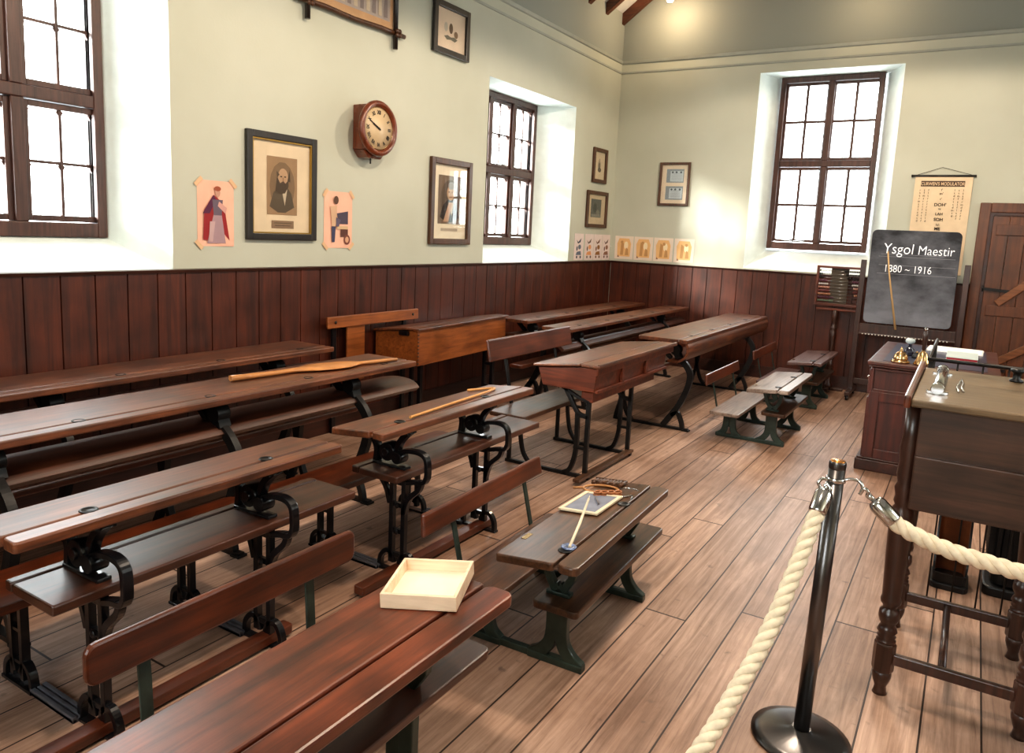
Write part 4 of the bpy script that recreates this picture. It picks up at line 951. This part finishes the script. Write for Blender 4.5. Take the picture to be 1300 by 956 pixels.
prof2 = [(.033, .205), (.034, .215), (.026, .222), (.033, .23), (.026, .238), (.035, .25), (.03, .265), (.024, .275), (.032, .29), (.036, .305), (.034, .33), (.024, .338), (.026, .35), (.034, .36), (.036, .372), (.032, .385), (.033, .42), (.038, .55), (.040, .66), (.036, .72), (.028, .735), (.034, .75), (.03, .77), (.036, .80), (.028, .82), (.034, .85), (.03, .9), (.034, .95), (.028, 1.0), (.03, 1.112)]
for lx in (.012, .45):
    for ly in (.10, .70):
        b = B(); b.lathe(prof, (lx, ly, 0), 20)
        b.lathe([(.036, .093), (.038, .10), (.038, .2), (.034, .207)], (lx, ly, 0), 8, flatn=True)
        b.lathe(prof2, (lx, ly, 0), 20); b.build('turned_leg', W_LEG, t)
for ly in (.10, .70):
    b = B(); b.box(.03, .43, ly-.012, ly+.012, .125, .167); b.build('stretcher', W_LEG, t, bevel=.005)
b = B(); b.cyl((.20, .10, .145), (.20, .70, .145), .014); b.build('cross_stretcher', W_LEG, t)
b = B(); b.cyl((.07, .14, 1.162), (.07, .62, 1.167), .018, n=18)
for yy in (.14, .62): b.box(.035, .105, yy-.008, yy+.008, 1.143, 1.155); b.cyl((.07, yy-.02, 1.164), (.07, yy+.02, 1.164), .022, n=18)
tag(b.build('metal_rule_holder', CHROME, bevel=.002), 'polished metal cylinder lying on the tall sloping desk', 'cylinder'); bpy.data.objects['metal_rule_holder'].location = (4.10, 2.9, .0)
b = B(); b.tube([(.135, .20, 1.150), (.128, .30, 1.151), (.132, .42, 1.151), (.14, .52, 1.152), (.147, .42, 1.151), (.143, .30, 1.151), (.15, .22, 1.150)], .004, 6)
o = tag(b.build('wire_clip', CHROME), 'thin bent wire clip lying beside the metal cylinder', 'clip'); o.location = (4.10, 2.9, 0.0)
t = thing('inkwell_pot', 'dark spool shaped inkwell near the right edge on the tall desk', 'inkwell', (4.425, 3.56, 1.149))
b = B(); b.lathe([(.001, 0), (.024, 0), (.024, .006), (.014, .012), (.014, .034), (.024, .04), (.024, .05), (.001, .052)], n=16); b.build('pot', IRON_D, t)
b = B(); b.lathe([(.001, 0), (.022, 0), (.03, .012), (.028, .014), (.001, .006)], n=16)
o = tag(b.build('small_dish', CHROME), 'small bright dish at the right edge of the tall desk', 'dish'); o.location = (4.485, 3.30, 1.147)
# fireguard
t = thing('fireguard', 'tall black wire fireguard standing behind the sloping desk', 'fireguard', (4.10, 3.92, 0))
GX, GY, GH = 1.0, .9, 1.155
for z in (.012, GH):
    b = B(); b.tube([(0, GY, z), (0, 0, z), (GX, 0, z), (GX, GY, z)], .009 if z > .1 else .012, 8); b.build('guard_rail', IRON_D, t)
b = B(); x = .02
while x < GX: b.cyl((x, 0, .01), (x, 0, GH), .0042, n=6); x += .098
y = .1
while y < GY: b.cyl((0, y, .01), (0, y, GH), .0042, n=6); b.cyl((GX, y, .01), (GX, y, GH), .0042, n=6); y += .1
b.build('guard_wire', IRON_D, t)
# coal bucket and stove behind
t = thing('coal_bin', 'open black coal bin with rusty orange inside, behind the fireguard wires', 'bin', (4.30, 4.22, 0))
b = B(); o_ = rrect(-.07, .07, -.1, .1, .03); i_ = rrect(-.062, .062, -.092, .092, .026)
n_ = len(o_)
R1 = [b.bm.verts.new((p[0], p[1], .0)) for p in o_]; hz = lambda p: .08 if p[1] < -.07 else (.34 if p[1] > .0 else .12)
R2 = [b.bm.verts.new((p[0]*1.08, p[1]*1.08, hz(p))) for p in o_]; R3 = [b.bm.verts.new((p[0]*1.06, p[1]*1.06, hz(p))) for p in i_]; R4 = [b.bm.verts.new((p[0], p[1], .012)) for p in i_]
for A_, C_, mi in ((R1, R2, 0), (R2, R3, 0), (R3, R4, 1)):
    for i in range(n_):
        f = b.bm.faces.new([A_[i], A_[(i+1) % n_], C_[(i+1) % n_], C_[i]]); f.material_index = mi
b.bm.faces.new(R1[::-1]); f = b.bm.faces.new(R4); f.material_index = 1
b.build('bin_body', [IRON_D, plain('rusty orange interior', (112, 62, 30), .75, 0, .4, 9)], t)
b = B(); b.prism(rrect(-.085, .085, -.115, .115, .035), 'z', 0, .03); b.build('bin_base', IRON_D, t, bevel=.004)
t = thing('cast_iron_stove', 'ribbed black cast iron stove inside the fireguard at the right edge', 'stove', (4.66, 4.42, 0))
b = B(); b.prism(rrect(-.22, .25, -.25, .25, .04), 'z', 0, .05); b.build('stove_base', IRON_D, t, bevel=.01)
b = B(); b.prism(rrect(-.19, .22, -.22, .22, .05), 'z', .05, .52)
b.build('stove_body', IRON_D, t, bevel=.01)
b = B()
for i in range(9): b.box(-.18+i*.045, -.165+i*.045, -.245, -.215, .16, .5)
for i in range(9): b.box(-.215, -.185, -.19+i*.045, -.175+i*.045, .16, .5)
b.build('stove_rib', IRON_D, t, bevel=.004)
b = B(); b.prism(rrect(-.22, .25, -.25, .25, .05), 'z', .52, .56); b.cyl((.0, .08, .56), (.0, .08, .70), .06); b.build('stove_top', IRON_D, t, bevel=.01)
b = B(); b.box(-.12, .15, -.236, -.222, .06, .14); b.build('ash_door', IRON, t, bevel=.004)

# ------------------------------------------------------------------ rope barrier
t = thing('barrier_post', 'polished steel barrier post with hooks for the ropes', 'barrier post', (3.915, 2.515, 0)); t.rotation_euler = (0, math.radians(1.2), 0)
b = B(); b.cyl((0, 0, .02), (0, 0, .955), .0255, n=28); b.lathe([(.0257, .0), (.0262, .004), (.0262, .02), (.0245, .025), (.001, .0255)], (0, 0, .95), 28); b.build('post', STEEL, t)
b = B(); b.lathe([(.0225, .972), (.0225, .9768), (.001, .9775)], n=24); b.build('post_cap', plain('warm brass cap', (214, 150, 84), .25, .9), t)
b = B(); b.lathe([(.16, 0), (.16, .008), (.13, .018), (.04, .03), (.03, .04)], n=36); b.build('post_base', STEEL, t)
b = B(); b.lathe([(.027, -.008), (.03, -.006), (.03, .006), (.027, .008)], (0, 0, .915), 24, closed=True); b.build('collar', CHROME, t)
def hook(pts):
    b = B(); b.tube(curve(pts, 5), .0055, 8); b.build('hook', CHROME, t)
hook([(.026, 0, .918), (.045, 0, .925), (.07, -.005, .925), (.082, -.008, .905), (.075, -.008, .885)])
hook([(-.02, -.018, .912), (-.035, -.025, .915), (-.045, -.032, .90), (-.035, -.03, .885)])
def rope(name, label, path, r=.026, turns=14, mats=ROPE, ferrule=True, snap=None):
    t = thing(name, label, 'rope', (0, 0, 0))
    P = [Vector(p) for p in curve(path, 14)]
    # arc length resample
    Ls = [0]
    for i in range(1, len(P)): Ls.append(Ls[-1]+(P[i]-P[i-1]).length)
    tot = Ls[-1]; N = int(tot/.006); Q = []; j = 0
    for i in range(N+1):
        s_ = tot*i/N
        while j < len(Ls)-2 and Ls[j+1] < s_: j += 1
        Q.append(P[j].lerp(P[j+1], (s_-Ls[j])/max(1e-6, Ls[j+1]-Ls[j])))
    b = B(); pitch_ = .115
    for k in range(3):
        pts = []; ref = Vector((0, 0, 1)) if abs((Q[1]-Q[0]).normalized().z) < .9 else Vector((1, 0, 0))
        for i, q in enumerate(Q):
            d_ = (Q[min(i+1, N)]-Q[max(i-1, 0)]).normalized(); a = (ref-d_*ref.dot(d_)).normalized(); ref = a; c_ = d_.cross(a)
            th = 2*PI*(i*tot/N/pitch_)+k*2*PI/3
            pts.append(q+(a*math.cos(th)+c_*math.sin(th))*r*.5)
        b.tube(pts, r*.52, 9)
    b.build('twisted_rope', ROPE, t)
    if ferrule:
        d_ = (Q[3]-Q[0]).normalized(); q0 = Q[0]
        b = B(); b.lathe([(.02, -.045), (.024, -.04), (.028, -.03), (.028, .03), (.026, .036)], q0, 20, d=d_); b.build('ferrule', CHROME, t)
        b = B(); b.tube([q0-d_*.04, q0-d_*.06, q0-d_*.075], .008, 8); b.build('swivel', CHROME, t)
    if snap:
        b = B(); pts = curve([tuple(p) for p in snap], 4); b.tube(pts, .0055, 8); b.build('snap_hook', CHROME, t)
    return t
rope('barrier_rope', 'cream twisted rope sweeping right from the steel post in front of the tall desk', [(4.085, 2.515, .84), (4.12, 2.515, .812), (4.17, 2.517, .79), (4.26, 2.52, .765), (4.36, 2.525, .752), (4.46, 2.53, .743), (4.65, 2.54, .745), (4.9, 2.55, .79), (5.1, 2.56, .87)], .026, snap=[(4.012, 2.507, .893), (4.02, 2.507, .905), (4.032, 2.508, .895), (4.03, 2.51, .882), (4.045, 2.513, .872)])
rope('barrier_rope', 'cream twisted rope hanging steeply down left from the steel post', [(3.905, 2.46, .845), (3.873, 2.33, .665), (3.84, 2.2, .515), (3.80, 2.07, .395), (3.73, 1.82, .24), (3.62, 1.5, .15), (3.5, 1.15, .13)], .026, snap=[(3.905, 2.487, .892), (3.915, 2.49, .90), (3.925, 2.487, .888), (3.918, 2.48, .877)])

# ------------------------------------------------------------------ loose things on the desks
# open wooden box on the foreground desk
t = thing('open_box', 'open pale wooden box standing on the foreground desk', 'box', (2.905, 1.685, .612), -.42)
t.rotation_euler = (0, math.radians(-5), math.radians(0))
def openbox(t, corners, h, th=.012):
    c = [Vector((x, y)) for x, y in corners]; m = sum(c, Vector((0, 0)))/4
    inn = [m+(p-m)*(1-.09) for p in c]
    b = B()
    for i in range(4):
        j = (i+1) % 4
        b.hexa([(*c[i], 0), (*c[j], 0), (*inn[j], 0), (*inn[i], 0), (*c[i], h), (*c[j], h), (*inn[j], h), (*inn[i], h)])
    b.build('side', W_BOX, t, bevel=.0015)
    b = B(); b.hexa([(*inn[0], .001), (*inn[1], .001), (*inn[2], .001), (*inn[3], .001), (*inn[0], .008), (*inn[1], .008), (*inn[2], .008), (*inn[3], .008)]); b.build('bottom', plain('pale box bottom', (242, 230, 210), .5), t)
t.location = (2.955, 1.47, .609); t.rotation_euler = (0, -math.atan(.02/.26)*.9, math.radians(23))
openbox(t, [(0, 0), (.215, 0), (.215, .235), (0, .235)], .042)
# slate etc. on child desk (world placement using desk slope)
kz = .024/.245
def ontop(x, y): # surface height of child desk 1
    return .5+min(0, (x-3.095))*kz+.001
t = thing('writing_slate', 'small writing slate in a pale wooden frame on the low desk', 'slate', (2.93, 2.865, ontop(2.93, 2.86)+.004)); t.rotation_euler = (0, -math.atan(kz), .0)
b = B()
for (x0, x1, y0, y1) in ((-.092, -.074, -.135, .135), (.074, .092, -.135, .135), (-.074, .074, -.135, -.117), (-.074, .074, .117, .135)): b.box(x0, x1, y0, y1, 0, .010)
b.build('slate_frame', plain('pale slate frame', (228, 214, 186), .5), t, bevel=.002)
b = B(); b.box(-.075, .075, -.118, .118, .001, .006); b.build('slate', plain('chalky slate', (130, 134, 150), .45, 0, .2, 12), t)
b = B(); b.cyl((-.005, .06, .012), (.045, -.02, .012), .0045, n=8); tag(b.build('slate_pencil', plain('grey slate pencil', (120, 116, 120), .5)), 'short grey slate pencil lying on the slate', 'pencil'); o = bpy.data.objects['slate_pencil']; o.location = t.location; o.rotation_euler = t.rotation_euler
t = thing('china_inkwell', 'blue and white china inkwell set in the near corner of the low desk', 'inkwell', (3.075, 2.375, .494))
b = B(); b.lathe([(.001, -.01), (.016, -.01), (.018, .0), (.026, .004), (.030, .009), (.026, .012), (.012, .010), (.010, .0), (.001, -.004)], n=24); b.build('pot', plain('blue white china', (110, 124, 160), .15, 0, .8, 60, .5), t)
b = B(); b.tube([(3.077, 2.375, .50), (3.03, 2.55, .525), (2.965, 2.76, .55)], [.006, .0065, .0045], 8)
b.tube([(2.965, 2.76, .55), (2.955, 2.79, .5535)], [.0035, .001], 6)
tag(b.build('dip_pen', plain('pale pen wood', (230, 216, 188), .5)), 'pale wooden dip pen standing in the china inkwell', 'pen')
# toys at the far end
def sl(x, y, h=0): return (x, y, ontop(x, y)+h)
b = B(); 
for i in range(9): b.cyl(sl(2.81+i*.017, 3.13+.012*(i % 2), .012), sl(2.81+i*.017, 3.21, .012), .0085, n=8)
b.tube([sl(2.795, 3.15, .018), sl(2.95, 3.15, .018)], .004, 6); b.tube([sl(2.795, 3.2, .018), sl(2.95, 3.2, .018)], .004, 6)
tag(b.build('ribbed_block', W_OLD), 'small dark ribbed wooden toy at the far end of the low desk', 'toy')
b = B(); pts = [sl(2.88+.085*math.cos(a), 3.07+.055*math.sin(a), .008) for a in [i*2*PI/24 for i in range(24)]]; b.tube(pts, .0055, 6, closed=True); b.cyl(sl(2.80, 3.06, .008), sl(2.755, 3.035, .008), .006, n=8)
tag(b.build('bamboo_hoop', W_CANE), 'thin pale bamboo hoop lying beside the slate', 'hoop')
b = B()
for i in range(4):
    cx = 2.905+i*.027; cy_ = 2.985+i*.012
    b.tube([sl(cx+.0155*math.cos(a), cy_+.02*math.sin(a), .011) for a in [q*2*PI/12 for q in range(12)]], .0055, 6, closed=True)
    b.tube([sl(cx+.0155*math.cos(a), cy_+.02*math.sin(a), .021) for a in [q*2*PI/12 for q in range(12)]], .0045, 6, closed=True)
tag(b.build('wooden_rings_toy', wood('orange brown toy wood', (130, 76, 40), (180, 116, 70), 'x', .4)), 'orange brown toy of four linked wooden rings beside the slate', 'toy')
b = B(); b.tube([sl(3.0+.055*math.cos(a), 3.08+.07*math.sin(a), .004+.001*math.sin(3*a)) for a in [i*1.6*PI/24+.6 for i in range(24)]], .0022, 6); b.tube([sl(3.02, 3.01, .006), sl(3.05, 3.04, .008), sl(3.06, 3.0, .006)], .003, 6)
tag(b.build('wire_puzzle', CHROME), 'thin curled wire puzzle at the right of the toys', 'toy')
# cane on r3b desk
b = B()
def on3(x, h=0): return .7525+min(0, (x-2.065))*(.024/.24)+h
P3 = [(2.06, 2.68), (2.04, 2.9), (2.02, 3.15), (2.0, 3.4), (1.985, 3.50)]
pts = [(x, y, on3(x, .009)) for x, y in P3]+[(1.975, 3.535, on3(1.975, .009)), (1.95, 3.535, on3(1.95, .009)), (1.90, 3.48, on3(1.9, .009)), (1.86, 3.43, on3(1.86, .009))]
b.tube(curve(pts, 5), .0075, 8)
tag(b.build('bent_cane', plain('cane yellow wood', (206, 150, 88), .35, 0, .15, 14)), "thin pale cane with a bent hooked end lying on the middle desk", 'cane')
# wooden beater on row 2 desk
t = thing('wooden_beater', 'long pale wooden beater with a broad flat middle lying on the long desk', 'wooden tool', (0, 0, 0))
def on2(x): return .803+min(0, (x-1.215))*.0
cl_ = [(1.00, 2.50, .019), (1.02, 2.62, .018), (1.035, 2.76, .015), (1.045, 2.88, .016), (1.05, 2.95, .05), (1.06, 3.02, .085), (1.08, 3.12, .098), (1.10, 3.22, .09), (1.12, 3.28, .055), (1.14, 3.32, .016), (1.165, 3.42, .012), (1.18, 3.52, .011), (1.19, 3.60, .009)]
b = B(); rings = []
for i, (x, y, w) in enumerate(cl_):
    q0 = Vector(cl_[max(i-1, 0)][:2]); q1 = Vector(cl_[min(i+1, len(cl_)-1)][:2]); d_ = (q1-q0).normalized(); a = Vector((d_.y, -d_.x))
    hh = min(w, .012) if i > 3 else w*.85; zc = on2(x)+.001+hh
    rings.append([b.bm.verts.new((x+a.x*w*math.cos(th), y+a.y*w*math.cos(th), zc+hh*math.sin(th))) for th in [2*PI*q/14 for q in range(14)]])
b.loft(rings); b.build('beater_body', plain('beater wood', (192, 132, 78), .35, 0, .2, 9, .2), t)

# ------------------------------------------------------------------ light
wd = bpy.data.worlds.new('sky'); S.world = wd; wd.use_nodes = True; nt = wd.node_tree
bg = nt.nodes['Background']
tc = nt.nodes.new('ShaderNodeTexCoord'); sx = nt.nodes.new('ShaderNodeSeparateXYZ'); nt.links.new(tc.outputs['Generated'], sx.inputs[0])
mr = nt.nodes.new('ShaderNodeMapRange'); mr.inputs['From Min'].default_value = -.3; mr.inputs['From Max'].default_value = .6; nt.links.new(sx.outputs['Z'], mr.inputs['Value'])
rp = nt.nodes.new('ShaderNodeValToRGB'); rp.color_ramp.elements[0].color = (.72, .78, .80, 1); rp.color_ramp.elements[1].color = (.93, .97, 1.0, 1)
nt.links.new(mr.outputs[0], rp.inputs[0]); nt.links.new(rp.outputs[0], bg.inputs['Color']); bg.inputs['Strength'].default_value = 15
def portal(loc, rot, sx_, sy_):
    l = bpy.data.lights.new('window_portal', 'AREA'); l.shape = 'RECTANGLE'; l.size = sx_; l.size_y = sy_; l.cycles.is_portal = True
    o = bpy.data.objects.new('window_portal', l); COL.objects.link(o); o.location = loc; o.rotation_euler = rot
portal((-DEP-.17, 2.0, 2.3), (0, -PI/2, 0), 1.65, 1.36); portal((-DEP-.17, 7.21, 2.3), (0, -PI/2, 0), 1.65, 1.36)
portal((2.55, L+DEP+.17, 2.6), (-PI/2, 0, 0), 1.15, 2.05)
portal((RX+DEP+.17, 3.15, 2.43), (0, PI/2, 0), 1.9, 1.4); portal((RX+DEP+.17, 6.95, 2.43), (0, PI/2, 0), 1.9, 1.4)
portal((3.3, BY-DEP-.17, 2.6), (PI/2, 0, 0), 2.2, 2.2)
def point(loc, e, col, r=.1, name='lamp_light'):
    l = bpy.data.lights.new(name, 'POINT'); l.energy = e; l.color = col; l.shadow_soft_size = r
    o = bpy.data.objects.new(name, l); COL.objects.link(o); o.location = loc
WARM = (1., .74, .48)
point((.76, 8.95, 4.40), 16, WARM, .05); point((2.95, 8.8, 4.32), 6, WARM, .05)

def down(loc, e, size=2.76):  # unseen warm fill spots added overhead, no fitting behind them
    l = bpy.data.lights.new('overhead_fill_light', 'SPOT'); l.energy = e; l.color = (1., .82, .64); l.shadow_soft_size = .12; l.spot_size = size; l.spot_blend = .12
    o = bpy.data.objects.new('overhead_fill_light', l); COL.objects.link(o); o.location = loc
for y in (.6, 3.6, 6.6): down((3.45, y, 4.2), 240)

sun = bpy.data.lights.new('low_sun_through_windows', 'SUN'); sun.energy = 14.; sun.angle = math.radians(9); sun.color = (1., .97, .93)
so_ = bpy.data.objects.new('low_sun_through_windows', sun); COL.objects.link(so_); so_.rotation_euler = Vector((.88, 1., -.40)).to_track_quat('-Z', 'Y').to_euler(); so_.location = (-6, -8, 5)
S.view_settings.view_transform = 'Standard'; S.view_settings.look = 'Medium High Contrast'; S.view_settings.exposure = 0.08; S.view_settings.gamma = 1.0
S.cycles.max_bounces = 8; S.cycles.diffuse_bounces = 5; S.cycles.glossy_bounces = 4; S.cycles.transparent_max_bounces = 12
S.cycles.use_denoising = True; S.cycles.sample_clamp_indirect = 6; S.cycles.caustics_reflective = False; S.cycles.caustics_refractive = False
bpy.context.view_layer.update()
